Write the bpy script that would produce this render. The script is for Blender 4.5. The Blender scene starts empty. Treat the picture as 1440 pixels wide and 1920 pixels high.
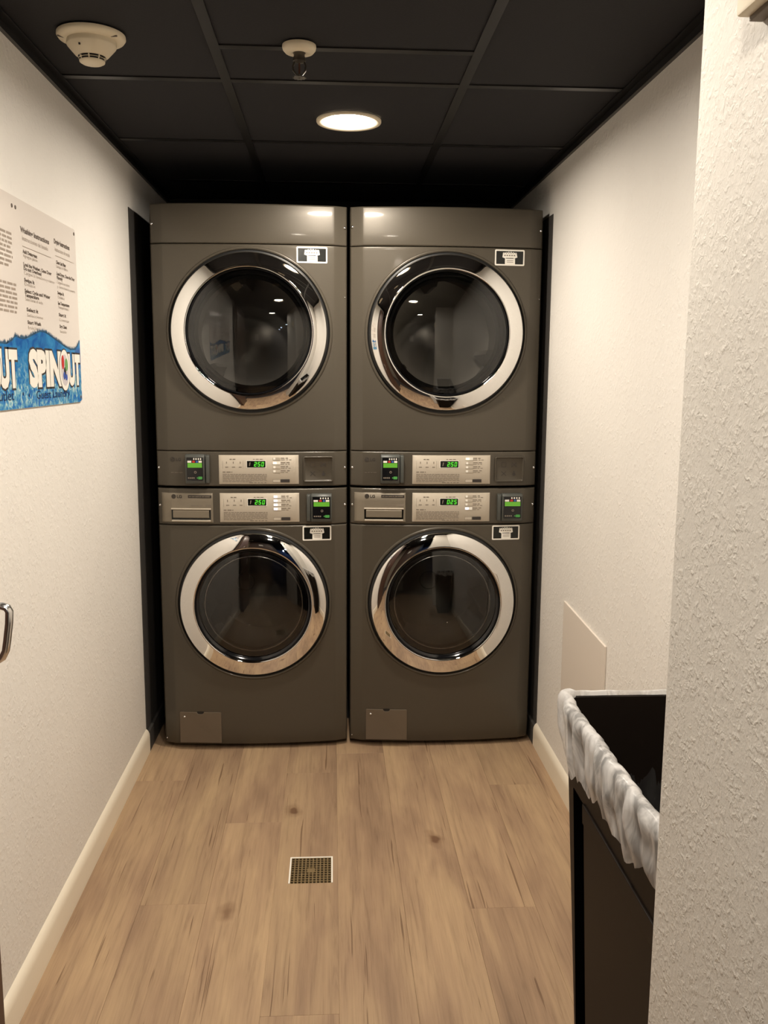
import bpy, bmesh, math, random
from mathutils import Vector, Matrix
random.seed(7)
SC = bpy.context.scene
COL = SC.collection
PI = math.pi

# ------------------------------------------------------------ camera
cam_d = bpy.data.cameras.new('camera')
cam = bpy.data.objects.new('camera', cam_d); COL.objects.link(cam)
F_PX = 1689.7
cam_d.sensor_fit = 'HORIZONTAL'; cam_d.sensor_width = 36.0
cam_d.lens = F_PX / 1440 * 36.0
cam_d.clip_start = 0.02
_r = Vector((0.9983774, -0.0565986, 0.0062556))
_u = Vector((0.0023736, 0.1511252, 0.9885118))
_f = Vector((0.0568937, 0.9868929, -0.1510144))
M = Matrix((( _r.x, _u.x, -_f.x), (_r.y, _u.y, -_f.y), (_r.z, _u.z, -_f.z))).to_4x4()
M.translation = Vector((-0.05805, -3.23333, 1.39654))
cam.matrix_world = M
SC.camera = cam

# ------------------------------------------------------------ world, exposure
world = bpy.data.worlds.new('world'); SC.world = world
world.use_nodes = True
world.node_tree.nodes['Background'].inputs[0].default_value = (0.55, 0.6, 0.7, 1)
world.node_tree.nodes['Background'].inputs[1].default_value = 0.02
SC.view_settings.view_transform = 'Standard'
SC.view_settings.look = 'None'
SC.view_settings.gamma = 1.0
SC.view_settings.use_curve_mapping = False
SC.view_settings.exposure = 0.0
LAMP = 425.0                       # radiance of a downlight lens
LAMP_COL = (1.0, 0.90, 0.775)

# ------------------------------------------------------------ room numbers
XL, XR, ZC = -0.752, 0.716, 2.1295
XN, YN = 0.376, -2.12              # near corner of the wall that hides the bin
YB = 0.82                          # back wall

# ------------------------------------------------------------ helpers: materials
def srgb(r, g, b):
    f = lambda c: (c/255/12.92) if c/255 <= 0.04045 else ((c/255+0.055)/1.055)**2.4
    return (f(r), f(g), f(b), 1)

def mat(name, col, rough=0.5, metal=0.0, coat=0.0, spec=0.5, emit=None, estr=0.0):
    m = bpy.data.materials.new(name); m.use_nodes = True
    b = m.node_tree.nodes['Principled BSDF']
    b.inputs['Base Color'].default_value = col
    b.inputs['Roughness'].default_value = rough
    b.inputs['Metallic'].default_value = metal
    b.inputs['Coat Weight'].default_value = coat
    b.inputs['Coat Roughness'].default_value = 0.12
    b.inputs['Specular IOR Level'].default_value = spec
    if emit:
        b.inputs['Emission Color'].default_value = emit
        b.inputs['Emission Strength'].default_value = estr
    return m

def N(m, t, **kw):
    n = m.node_tree.nodes.new(t)
    for k, v in kw.items(): setattr(n, k, v)
    return n
def LK(m, a, b): m.node_tree.links.new(a, b)
def bsdf(m): return m.node_tree.nodes['Principled BSDF']

def ramp(m, fac, stops):
    r = N(m, 'ShaderNodeValToRGB')
    e = r.color_ramp.elements
    while len(e) < len(stops): e.new(0.5)
    for i, (p, c) in enumerate(stops):
        e[i].position = p; e[i].color = c
    LK(m, fac, r.inputs[0]); return r

def noise(m, scale, detail=4, rough=0.55, vec=None, dist=0.0):
    n = N(m, 'ShaderNodeTexNoise')
    n.inputs['Scale'].default_value = scale; n.inputs['Detail'].default_value = detail
    n.inputs['Roughness'].default_value = rough; n.inputs['Distortion'].default_value = dist
    if vec: LK(m, vec, n.inputs['Vector'])
    return n

def mapping(m, scale=(1, 1, 1), src='Object'):
    tc = N(m, 'ShaderNodeTexCoord'); mp = N(m, 'ShaderNodeMapping')
    mp.inputs['Scale'].default_value = scale
    LK(m, tc.outputs[src], mp.inputs['Vector']); return mp.outputs[0]

def wall_mat(name, col, bump_scale, strength, dist):
    m = mat(name, col, 0.62, spec=0.35)
    v = mapping(m)
    n1 = noise(m, bump_scale, 3, 0.5, v, 0.6)
    r1 = ramp(m, n1.outputs[0], [(0.38, (0, 0, 0, 1)), (0.74, (1, 1, 1, 1))])
    n2 = noise(m, bump_scale*0.33, 2, 0.5, v, 1.2)
    r2 = ramp(m, n2.outputs[0], [(0.40, (0.15, 0.15, 0.15, 1)), (0.64, (1, 1, 1, 1))])
    n3 = noise(m, bump_scale*3.2, 2, 0.6, v)
    a = N(m, 'ShaderNodeMath', operation='MULTIPLY'); LK(m, r1.outputs[0], a.inputs[0]); LK(m, r2.outputs[0], a.inputs[1])
    b = N(m, 'ShaderNodeMath', operation='MULTIPLY_ADD'); LK(m, n3.outputs[0], b.inputs[0]); b.inputs[1].default_value = 0.25
    LK(m, a.outputs[0], b.inputs[2])
    bp = N(m, 'ShaderNodeBump'); bp.inputs['Strength'].default_value = strength; bp.inputs['Distance'].default_value = dist
    LK(m, b.outputs[0], bp.inputs['Height']); LK(m, bp.outputs[0], bsdf(m).inputs['Normal'])
    nc = noise(m, 1.7, 3, 0.5, v)
    rc = ramp(m, nc.outputs[0], [(0.3, tuple(c*0.94 for c in col[:3])+(1,)), (0.7, col)])
    LK(m, rc.outputs[0], bsdf(m).inputs['Base Color'])
    return m

def wood_mat():
    m = mat('oak_vinyl', srgb(170, 135, 100), 0.5, spec=0.3)
    tc = N(m, 'ShaderNodeTexCoord'); oi = N(m, 'ShaderNodeObjectInfo')
    off = N(m, 'ShaderNodeCombineXYZ')
    mm = N(m, 'ShaderNodeMath', operation='MULTIPLY'); LK(m, oi.outputs['Random'], mm.inputs[0]); mm.inputs[1].default_value = 37.0
    LK(m, mm.outputs[0], off.inputs[0]); LK(m, mm.outputs[0], off.inputs[2])
    va = N(m, 'ShaderNodeVectorMath', operation='ADD'); LK(m, tc.outputs['Object'], va.inputs[0]); LK(m, off.outputs[0], va.inputs[1])
    def stretched(s):
        mp = N(m, 'ShaderNodeMapping'); mp.inputs['Scale'].default_value = s
        LK(m, va.outputs[0], mp.inputs['Vector']); return mp.outputs[0]
    broad = noise(m, 1.0, 3, 0.55, stretched((9, 1.8, 1)), 0.3)
    grain = noise(m, 1.0, 5, 0.65, stretched((70, 3.0, 1)), 0.6)
    fine = noise(m, 1.0, 3, 0.6, stretched((320, 9, 1)))
    base = ramp(m, broad.outputs[0], [(0.25, srgb(146, 120, 97)), (0.42, srgb(166, 138, 111)),
                                      (0.55, srgb(179, 151, 120)), (0.75, srgb(191, 163, 128))])
    def mixc(a, b, fac, mode='MULTIPLY'):
        x = N(m, 'ShaderNodeMix', data_type='RGBA', blend_type=mode)
        if isinstance(fac, float): x.inputs[0].default_value = fac
        else: LK(m, fac, x.inputs[0])
        LK(m, a, x.inputs[6])
        if isinstance(b, tuple): x.inputs[7].default_value = b
        else: LK(m, b, x.inputs[7])
        return x.outputs[2]
    g = ramp(m, grain.outputs[0], [(0.3, (0.70, 0.67, 0.66, 1)), (0.46, (0.95, 0.94, 0.93, 1)), (0.7, (1.08, 1.07, 1.05, 1))])
    c = mixc(base.outputs[0], g.outputs[0], 0.9)
    fr = ramp(m, fine.outputs[0], [(0.3, (0.82, 0.80, 0.78, 1)), (0.55, (1, 1, 1, 1))])
    c = mixc(c, fr.outputs[0], 0.5)
    # cracks: thin dark dashes along the grain
    ck = noise(m, 1.0, 2, 0.5, stretched((95, 2.2, 1)), 0.5)
    ckr = ramp(m, ck.outputs[0], [(0.672, (0, 0, 0, 1)), (0.70, (1, 1, 1, 1))])
    ckm = N(m, 'ShaderNodeMath', operation='MULTIPLY'); LK(m, ckr.outputs[0], ckm.inputs[0]); ckm.inputs[1].default_value = 0.6
    c = mixc(c, srgb(92, 64, 44), ckm.outputs[0], 'MIX')
    # knots
    vo = N(m, 'ShaderNodeTexVoronoi'); vo.inputs['Scale'].default_value = 1.0
    dn = noise(m, 14, 2, 0.5, va.outputs[0])
    wv = N(m, 'ShaderNodeVectorMath', operation='MULTIPLY_ADD'); LK(m, dn.outputs[1], wv.inputs[0])
    wv.inputs[1].default_value = (0.25, 0.25, 0); LK(m, stretched((5.0, 3.0, 0.001)), wv.inputs[2])
    LK(m, wv.outputs[0], vo.inputs['Vector'])
    kr = ramp(m, vo.outputs['Distance'], [(0.045, (1, 1, 1, 1)), (0.08, (0.45, 0.45, 0.45, 1)), (0.16, (0, 0, 0, 1))])
    sep = N(m, 'ShaderNodeSeparateColor'); LK(m, vo.outputs['Color'], sep.inputs[0])
    gt = N(m, 'ShaderNodeMath', operation='GREATER_THAN'); LK(m, sep.outputs[0], gt.inputs[0]); gt.inputs[1].default_value = 0.40
    km = N(m, 'ShaderNodeMath', operation='MULTIPLY'); LK(m, kr.outputs[0], km.inputs[0]); LK(m, gt.outputs[0], km.inputs[1])
    km2 = N(m, 'ShaderNodeMath', operation='MULTIPLY'); LK(m, km.outputs[0], km2.inputs[0]); km2.inputs[1].default_value = 0.85
    c = mixc(c, srgb(104, 72, 50), km2.outputs[0], 'MIX')
    # tone per plank
    tr = N(m, 'ShaderNodeMapRange'); LK(m, oi.outputs['Random'], tr.inputs[0]); tr.inputs[3].default_value = 0.83; tr.inputs[4].default_value = 0.96
    hs = N(m, 'ShaderNodeHueSaturation'); LK(m, tr.outputs[0], hs.inputs['Value']); LK(m, c, hs.inputs['Color'])
    LK(m, hs.outputs[0], bsdf(m).inputs['Base Color'])
    bp = N(m, 'ShaderNodeBump'); bp.inputs['Strength'].default_value = 0.12; bp.inputs['Distance'].default_value = 0.001
    LK(m, grain.outputs[0], bp.inputs['Height']); LK(m, bp.outputs[0], bsdf(m).inputs['Normal'])
    return m

def glass_mat(name, tint, ior=1.5, rough=0.0, gloss=1.0):
    m = bpy.data.materials.new(name); m.use_nodes = True
    nt = m.node_tree; nt.nodes.remove(nt.nodes['Principled BSDF'])
    out = nt.nodes['Material Output']
    tr = N(m, 'ShaderNodeBsdfTransparent'); tr.inputs[0].default_value = tint
    gl = N(m, 'ShaderNodeBsdfGlossy'); gl.inputs['Roughness'].default_value = rough
    gl.inputs[0].default_value = (gloss, gloss, gloss, 1)
    fr = N(m, 'ShaderNodeFresnel'); fr.inputs[0].default_value = ior
    mx = N(m, 'ShaderNodeMixShader')
    LK(m, fr.outputs[0], mx.inputs[0]); LK(m, tr.outputs[0], mx.inputs[1]); LK(m, gl.outputs[0], mx.inputs[2])
    LK(m, mx.outputs[0], out.inputs[0]); return m

M_WALL = wall_mat('wall_paint', srgb(234, 230, 223), 85, 0.50, 0.0022)
M_NEAR = wall_mat('wall_paint_coarse_dim', srgb(212, 208, 200), 120, 0.32, 0.0032)  # coarser texture; the weaker lamp light is put into the darker colour
M_BASE = mat('baseboard_white', srgb(238, 228, 208), 0.4)
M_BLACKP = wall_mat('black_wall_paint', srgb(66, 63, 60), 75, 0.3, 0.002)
M_TILE = mat('black_tile', srgb(35, 34, 36), 0.8, spec=0.25)
_v = mapping(M_TILE); _n = noise(M_TILE, 260, 2, 0.6, _v)
_b = N(M_TILE, 'ShaderNodeBump'); _b.inputs['Strength'].default_value = 0.35; _b.inputs['Distance'].default_value = 0.001
LK(M_TILE, _n.outputs[0], _b.inputs['Height']); LK(M_TILE, _b.outputs[0], bsdf(M_TILE).inputs['Normal'])
M_TBAR = mat('black_grid_metal', srgb(30, 29, 29), 0.35, spec=0.5)
M_WOOD = wood_mat()
M_DARK = mat('dark_void', (0.01, 0.01, 0.01, 1), 0.9)
M_BODY = mat('taupe_metallic', srgb(82, 77, 66), 0.38, metal=0.20, coat=0.16)
bsdf(M_BODY).inputs['Coat Roughness'].default_value = 0.07
bsdf(M_BODY).inputs['Specular IOR Level'].default_value = 0.35
_v = mapping(M_BODY); _n = noise(M_BODY, 900, 1, 0.5, _v)
_r = ramp(M_BODY, _n.outputs[0], [(0.3, srgb(76, 70, 60)), (0.7, srgb(80, 74, 64))])
LK(M_BODY, _r.outputs[0], bsdf(M_BODY).inputs['Base Color'])
M_CHROME = mat('chrome', (0.86, 0.85, 0.83, 1), 0.025, metal=1.0)
M_CHROME2 = mat('satin_chrome', (0.72, 0.71, 0.70, 1), 0.2, metal=1.0)
M_RUBBER = mat('black_rubber', (0.008, 0.008, 0.008, 1), 0.45)
M_GLOSSBK = mat('gloss_black', (0.006, 0.006, 0.007, 1), 0.12)
M_GLASS = glass_mat('smoked_glass', (0.55, 0.54, 0.52, 1), 1.62)
M_BOWL = glass_mat('clear_bowl', (0.80, 0.80, 0.80, 1), 1.4, 0.03)
M_DRUM = mat('drum_steel', (0.35, 0.34, 0.32, 1), 0.35, metal=0.9)
M_SILVER = mat('silver_label', srgb(188, 178, 162), 0.42, metal=0.15)
M_DRAWER = mat('drawer_silver', srgb(132, 123, 108), 0.40, metal=0.35)
M_INK = mat('grey_ink', srgb(120, 110, 98), 0.6)
M_INK2 = mat('dark_ink', srgb(48, 42, 38), 0.6)
M_LCD = mat('display_black', (0.004, 0.005, 0.004, 1), 0.2)
M_SEG = mat('green_segment', (0.02, 0.1, 0.01, 1), 0.5, emit=(0.12, 0.85, 0.04, 1), estr=0.75)
M_LCDG = mat('reader_lcd', (0.05, 0.2, 0.02, 1), 0.3, emit=(0.16, 0.42, 0.03, 1), estr=0.5)
M_KEYG = mat('green_key', srgb(70, 150, 70), 0.5)
M_LEDC = mat('led_cool', (0.8, 0.8, 1, 1), 0.4, emit=(0.75, 0.78, 1, 1), estr=1.3)
M_LEDW = mat('led_warm', (1, 0.9, 0.7, 1), 0.4, emit=(1, 0.85, 0.6, 1), estr=0.9)
M_HOUSE = mat('reader_housing', srgb(74, 76, 72), 0.4)
M_WHITE = mat('label_white', srgb(238, 234, 224), 0.45)
M_RED = mat('print_red', srgb(190, 45, 40), 0.5)
M_BLUE = mat('print_blue', srgb(60, 90, 170), 0.5)
M_GREEN = mat('print_green', srgb(110, 160, 95), 0.5)
M_PLASTIC = mat('cream_plastic', srgb(226, 214, 188), 0.45)
M_HATCH = mat('hatch_plastic', srgb(98, 86, 72), 0.5)
M_BIN = mat('brown_black_plastic', srgb(24, 18, 14), 0.5, spec=0.10)
M_GROOVE = mat('groove_shade_black', (0.001, 0.001, 0.001, 1), 0.9, spec=0.0)
M_BROWN = mat('dark_brown_door', srgb(70, 48, 36), 0.45)
M_BRASS = mat('dirty_brass', srgb(150, 128, 92), 0.45, metal=0.6)

# ------------------------------------------------------------ helpers: meshes
class MB:
    def __init__(s): s.v = []; s.f = []; s.m = []
    def add(s, vs, fs, mi=0):
        o = len(s.v); s.v += [tuple(v) for v in vs]
        for f in fs: s.f.append(tuple(i+o for i in f)); s.m.append(mi)
        return s
    def box(s, x0, x1, y0, y1, z0, z1, mi=0):
        vs = [(x, y, z) for z in (z0, z1) for y in (y0, y1) for x in (x0, x1)]
        return s.add(vs, [(0, 2, 3, 1), (4, 5, 7, 6), (0, 1, 5, 4), (2, 6, 7, 3), (0, 4, 6, 2), (1, 3, 7, 5)], mi)
    def prism(s, pts, axis, a, b, mi=0):
        """polygon pts in the plane normal to axis, extruded from a to b"""
        n = len(pts)
        def P(p, t):
            if axis == 'x': return (t, p[0], p[1])
            if axis == 'y': return (p[0], t, p[1])
            return (p[0], p[1], t)
        vs = [P(p, a) for p in pts] + [P(p, b) for p in pts]
        fs = [tuple(range(n))[::-1], tuple(range(n, 2*n))] + [(i, (i+1) % n, n+(i+1) % n, n+i) for i in range(n)]
        return s.add(vs, fs, mi)
    def lathe(s, prof, n=48, axis='y', c=(0, 0, 0), mi=0, caps=False, yf=None):
        vs = []
        for r, h in prof:
            for k in range(n):
                a = 2*PI*k/n; p, q = r*math.cos(a), r*math.sin(a)
                if axis == 'y': v = [c[0]+p, c[1]+h, c[2]+q]
                elif axis == 'z': v = [c[0]+p, c[1]+q, c[2]+h]
                else: v = [c[0]+h, c[1]+p, c[2]+q]
                vs.append(v)
        fs = []
        for i in range(len(prof)-1):
            for k in range(n):
                fs.append((i*n+k, i*n+(k+1) % n, (i+1)*n+(k+1) % n, (i+1)*n+k))
        if caps:
            fs.append(tuple(range(n))); fs.append(tuple(range((len(prof)-1)*n, len(prof)*n)))
        return s.add(vs, fs, mi)
    def build(s, name, mats, parent=None, smooth=None, loc=None, bevel=0, fix=True):
        me = bpy.data.meshes.new(name); me.from_pydata(s.v, [], s.f)
        if not isinstance(mats, (list, tuple)): mats = [mats]
        for m in mats: me.materials.append(m)
        for p, mi in zip(me.polygons, s.m): p.material_index = mi
        bm = bmesh.new(); bm.from_mesh(me)
        if bevel:
            es = [e for e in bm.edges if len(e.link_faces) == 2 and e.calc_face_angle(0) > 0.6]
            bmesh.ops.bevel(bm, geom=es, offset=bevel, segments=2, affect='EDGES', profile=0.5, clamp_overlap=True)
        if fix: bmesh.ops.recalc_face_normals(bm, faces=bm.faces)
        if smooth is not None:
            for f in bm.faces: f.smooth = True
            for e in bm.edges:
                if len(e.link_faces) == 2 and e.calc_face_angle(0) > smooth: e.smooth = False
        bm.to_mesh(me); bm.free(); me.update()
        o = bpy.data.objects.new(name, me); COL.objects.link(o)
        if parent: o.parent = parent
        if loc: o.location = loc
        return o

def tag(o, label=None, cat=None, group=None, kind=None):
    if label: o['label'] = label
    if cat: o['category'] = cat
    if group: o['group'] = group
    if kind: o['kind'] = kind
    return o
def empty(name, loc, label=None, cat=None, group=None, kind=None):
    o = bpy.data.objects.new(name, None); COL.objects.link(o); o.location = loc
    o.empty_display_size = 0.05
    return tag(o, label, cat, group, kind)

def rrect(x0, x1, z0, z1, r, n=4):
    pts = []
    for cx, cz, a0 in ((x1-r, z1-r, 0), (x0+r, z1-r, 90), (x0+r, z0+r, 180), (x1-r, z0+r, 270)):
        for k in range(n+1):
            a = math.radians(a0+90*k/n); pts.append((cx+r*math.cos(a), cz+r*math.sin(a)))
    return pts

def text_mesh(s, size, offset=0.0, sx=1.0, align='LEFT', res=3, depth=0.0):
    """verts/faces of a string lying in its own xy plane"""
    c = bpy.data.curves.new('t', 'FONT'); c.body = s; c.size = size; c.offset = offset
    c.align_x = align; c.resolution_u = res; c.extrude = depth
    o = bpy.data.objects.new('t', c); COL.objects.link(o)
    dg = bpy.context.evaluated_depsgraph_get(); dg.update()
    me = bpy.data.meshes.new_from_object(o.evaluated_get(dg))
    vs = [(v.co.x*sx, v.co.y, v.co.z) for v in me.vertices]; fs = [tuple(p.vertices) for p in me.polygons]
    bpy.data.objects.remove(o); bpy.data.curves.remove(c); bpy.data.meshes.remove(me)
    return vs, fs
def text_y(mb, s, x, y, z, size, mi=0, **k):        # reads from -y
    vs, fs = text_mesh(s, size, **k)
    mb.add([(x+a, y-c, z+b) for a, b, c in vs], fs, mi)
def text_x(mb, s, x, y, z, size, mi=0, **k):        # on the left wall, reads from +x
    vs, fs = text_mesh(s, size, **k)
    mb.add([(x+c, y+a, z+b) for a, b, c in vs], fs, mi)

# ============================================================ SETTING
# ---- floor: sub-floor slab with planks laid on it, a hole for the drain
floor = MB().box(-0.80, 0.78, -3.60, 0.90, -0.05, -0.006).build('floor', M_DARK)
tag(floor, kind='structure')
seams = [XL, -0.571, -0.396, -0.2205, -0.046, 0.129, 0.304, 0.479, 0.654, XR]
ends = [[-0.25, -1.70, -2.9], [-0.9955, -2.21], [-0.56, -1.78, -3.0], [-0.21, -1.4315, -2.65], [-0.05, -1.90, -3.1],
        [-1.62, -2.83], [-1.05, -2.27], [-0.33, -1.88, -3.1], [-1.36, -2.58]]
DX0, DX1, DY0, DY1 = -0.1835, -0.0600, -0.9110, -0.7735      # drain opening
def plank(x0, x1, y0, y1, par=floor):
    g = 0.00015
    def one(a0, a1, b0, b1):
        if a1-a0 < 0.003 or b1-b0 < 0.003: return
        cx, cy = (a0+a1)/2, (b0+b1)/2; w, l = (a1-a0)/2, (b1-b0)/2; c = 0.0005
        mb = MB()
        vs = [(-w, -l, -0.0058), (w, -l, -0.0058), (w, l, -0.0058), (-w, l, -0.0058),
              (-w, -l, -c), (w, -l, -c), (w, l, -c), (-w, l, -c),
              (-w+c, -l+c, 0), (w-c, -l+c, 0), (w-c, l-c, 0), (-w+c, l-c, 0)]
        fs = [(3, 2, 1, 0), (8, 9, 10, 11)] + [(i, (i+1) % 4, 4+(i+1) % 4, 4+i) for i in range(4)] + [(4+i, 4+(i+1) % 4, 8+(i+1) % 4, 8+i) for i in range(4)]
        mb.add(vs, fs).build('plank', M_WOOD, par, loc=(cx, cy, 0))
    if x0 < DX1 and x1 > DX0 and y0 < DY1 and y1 > DY0:      # cut round the drain: one mesh, L or C shaped
        mb = MB(); cx, cy = (x0+x1)/2, (y0+y1)/2
        xa, xb = max(x0, DX0), min(x1, DX1)
        for (a0, a1, b0, b1) in ((x0, x1, y0, DY0), (x0, x1, DY1, y1), (x0, xa, DY0, DY1), (xb, x1, DY0, DY1)):
            if a1-a0 > 0.002 and b1-b0 > 0.002: mb.box(a0-cx, a1-cx, b0-cy, b1-cy, -0.0058, 0)
        mb.build('plank', M_WOOD, par, loc=(cx, cy, 0)); return
    one(x0+g, x1-g, y0+g, y1-g)
for i in range(9):
    ys = [0.30] + ends[i] + [-3.6]
    for a, b in zip(ys[:-1], ys[1:]): plank(seams[i], seams[i+1], b, a)

# ---- walls
wall_left = tag(MB().box(XL-0.1, XL, -2.75, YB+0.1, -0.05, 2.35).build('wall_left', M_WALL), kind='structure')
wall_right = tag(MB().box(XR, XR+0.1, YN, YB+0.1, -0.05, 2.35).build('wall_right', M_WALL), kind='structure')
wall_back = tag(MB().box(XL, XR, YB, YB+0.1, -0.05, 2.35).build('wall_back', M_TILE), kind='structure')  # black colour stands in for the shade behind the machines
wn = MB()
rr = 0.012
pts = [(XR+0.1, YN), (XN+rr, YN)] + [(XN+rr-rr*math.sin(a), YN-rr+rr*math.cos(a)) for a in [math.radians(t) for t in (15, 30, 45, 60, 75, 90)]] + [(XN, -2.95), (XR+0.1, -2.95)]
wn.prism(pts, 'z', -0.05, 2.35)
wall_near = tag(wn.build('wall_near', M_NEAR, smooth=0.5), kind='structure')

# ---- baseboards: coved white board
def baseboard(name, x, s, y0, y1):
    h = 0.088
    pr = [(0, 0), (0.013, 0), (0.013, 0.060), (0.012, 0.070), (0.009, 0.078), (0.005, 0.084), (0.0, h)]
    mb = MB(); n = len(pr)
    vs = [(x+s*a, y, z) for y in (y0, y1) for a, z in pr]
    fs = [(i, i+1, n+i+1, n+i) for i in range(n-1)] + [tuple(range(n))[::-1], tuple(range(n, 2*n)), (n-1, 0, n, 2*n-1)]
    return tag(mb.add(vs, fs).build(name, M_BASE, smooth=0.9), kind='structure')
baseboard('baseboard_left', XL, 1, -2.75, 0.0)
baseboard('baseboard_right', XR, -1, YN, 0.0)
# black painted strips of wall (and of baseboard) in the gap beside the machines
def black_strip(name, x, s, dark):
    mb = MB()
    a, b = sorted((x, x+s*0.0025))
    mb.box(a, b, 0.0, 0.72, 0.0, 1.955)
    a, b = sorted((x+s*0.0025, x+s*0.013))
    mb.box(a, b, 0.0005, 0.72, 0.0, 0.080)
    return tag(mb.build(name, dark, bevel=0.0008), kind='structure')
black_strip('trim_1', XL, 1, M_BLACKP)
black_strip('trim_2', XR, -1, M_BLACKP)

# ---- ceiling: deck, tiles and the grid of bars
ceiling = tag(MB().box(XL-0.1, XR+0.1, -2.95, YB+0.1, 2.20, 2.25).build('ceiling', M_DARK), kind='structure')
gx = [XL, -0.325, 0.281, XR]
gyc = [YB, 0.43, -0.180, -0.790, -1.030, -1.640, -2.250, -2.95]
gys = [YB, 0.43, -0.180, -0.790, -1.400, -2.010, -2.620, -2.95]
for i in range(3):
    gy = gyc if i == 1 else gys
    for a, b in zip(gy[:-1], gy[1:]):
        x0, x1 = gx[i]+0.002, gx[i+1]-0.002
        cx, cy = (x0+x1)/2, (a+b)/2; w, l = (x1-x0)/2, (a-b)/2-0.002
        hole = [h for h in ((-0.008, -0.452), (-0.010, -1.700), (-0.010, -2.900)) if x0 < h[0] < x1 and b < h[1] < a]
        if not hole:
            MB().box(-w, w, -l, l, 0.0, 0.014).build('ceiling_tile', M_TILE, ceiling, loc=(cx, cy, ZC+0.0035), bevel=0.002)
        else:                                   # a tile cut round for its downlight
            hx, hy = hole[0][0]-cx, hole[0][1]-cy; n = 64; inn = []; out = []
            for k in range(n):
                c_, s_ = math.cos(2*PI*k/n), math.sin(2*PI*k/n)
                t_ = min(((w if c_ > 0 else -w)-hx)/c_ if abs(c_) > 1e-6 else 9, ((l if s_ > 0 else -l)-hy)/s_ if abs(s_) > 1e-6 else 9)
                inn.append((hx+0.078*c_, hy+0.078*s_)); out.append((hx+t_*c_, hy+t_*s_))
            for q in range(4):                  # push the nearest outline point into each corner
                X_, Y_ = ((w, l), (-w, l), (-w, -l), (w, -l))[q]
                k = min(range(n), key=lambda i_: math.dist(out[i_], (X_, Y_))); out[k] = (X_, Y_)
            vs = [(p[0], p[1], z) for z in (0, 0.014) for ring in (inn, out) for p in ring]; fs = []
            for k in range(n):
                k2 = (k+1) % n
                fs += [(k, k2, n+k2, n+k), (2*n+k, 3*n+k, 3*n+k2, 2*n+k2), (k, 2*n+k, 2*n+k2, k2), (n+k, n+k2, 3*n+k2, 3*n+k)]
            MB().add(vs, fs).build('ceiling_tile', M_TILE, ceiling, loc=(cx, cy, ZC+0.0035))
for x in gx[1:3]:
    MB().box(x-0.012, x+0.012, -2.95, YB, ZC, ZC+0.003).box(x-0.002, x+0.002, -2.95, YB, ZC+0.003, ZC+0.04).build('grid_bar', M_TBAR, ceiling)
for i in range(3):
    gy = gyc if i == 1 else gys
    x0 = gx[i]+(0.012 if i else 0.0); x1 = gx[i+1]-(0.012 if i < 2 else 0.0)
    for y in gy[1:-1]:
        MB().box(x0, x1, y-0.012, y+0.012, ZC+0.0002, ZC+0.0032).build('grid_bar', M_TBAR, ceiling)
for x, s in ((XL, 1), (XR, -1)):
    mb = MB()
    a, b = sorted((x, x+s*0.022)); mb.box(a, b, -2.75 if s == 1 else YN, YB, ZC-0.002, ZC+0.001)
    a, b = sorted((x, x+s*0.0022)); mb.box(a, b, -2.75 if s == 1 else YN, YB, ZC-0.020, ZC-0.002)
    a, b = sorted((x, x+s*0.010)); mb.box(a, b, -2.75 if s == 1 else YN, YB, ZC-0.026, ZC-0.020)
    mb.build('wall_angle', M_TBAR, ceiling)

# ---- the hall behind the camera (seen only mirrored in the doors)
M_HALLW = mat('hall_paint', srgb(150, 138, 122), 0.7)
M_HALLD = mat('hall_dark', srgb(48, 46, 48), 0.6)
M_CARPET = mat('hall_carpet', srgb(70, 62, 58), 0.9)
tag(MB().box(-3.2, 3.2, -9.6, -3.605, -0.05, -0.001).build('floor_hall', M_CARPET), kind='structure')
tag(MB().box(-3.2, -0.805, -3.605, -2.75, -0.05, -0.001).box(0.785, 3.2, -3.605, -2.95, -0.05, -0.001).build('floor_hall_side', M_CARPET), kind='structure')
tag(MB().box(-3.2, 3.2, -9.6, -2.955, 2.135, 2.20).build('ceiling_hall', M_TILE), kind='structure')
tag(MB().box(-3.3, XL-0.1, -2.80, -2.70, -0.05, 2.20).build('wall_hall_left', M_HALLW), kind='structure')
tag(MB().box(XR+0.1, 3.3, -3.0, -2.90, -0.05, 2.20).build('wall_hall_right', M_HALLW), kind='structure')
tag(MB().box(-3.3, -0.85, -4.55, -4.45, -0.05, 2.20).build('wall_hall_far', M_HALLW), kind='structure')
tag(MB().box(-0.05, 0.05, -9.6, -4.45, -0.05, 2.20).build('wall_hall_divider', M_HALLD), kind='structure')
tag(MB().box(-0.05, 3.3, -9.7, -9.6, -0.05, 2.20).build('wall_hall_end', mat('hall_blue', srgb(70, 84, 118), 0.7)), kind='structure')
tag(MB().box(3.2, 3.3, -9.6, -3.0, -0.05, 2.20).build('wall_hall_side', M_HALLD), kind='structure')
d1 = MB().box(-0.85, -0.05, -4.51, -4.46, 0.0, 2.10).build('door_1', M_BROWN, bevel=0.003)
tag(d1, kind='structure')
MB().box(-0.52, -0.38, -4.459, -4.454, 1.42, 1.64).build('door_sign', M_WHITE, d1)

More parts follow.
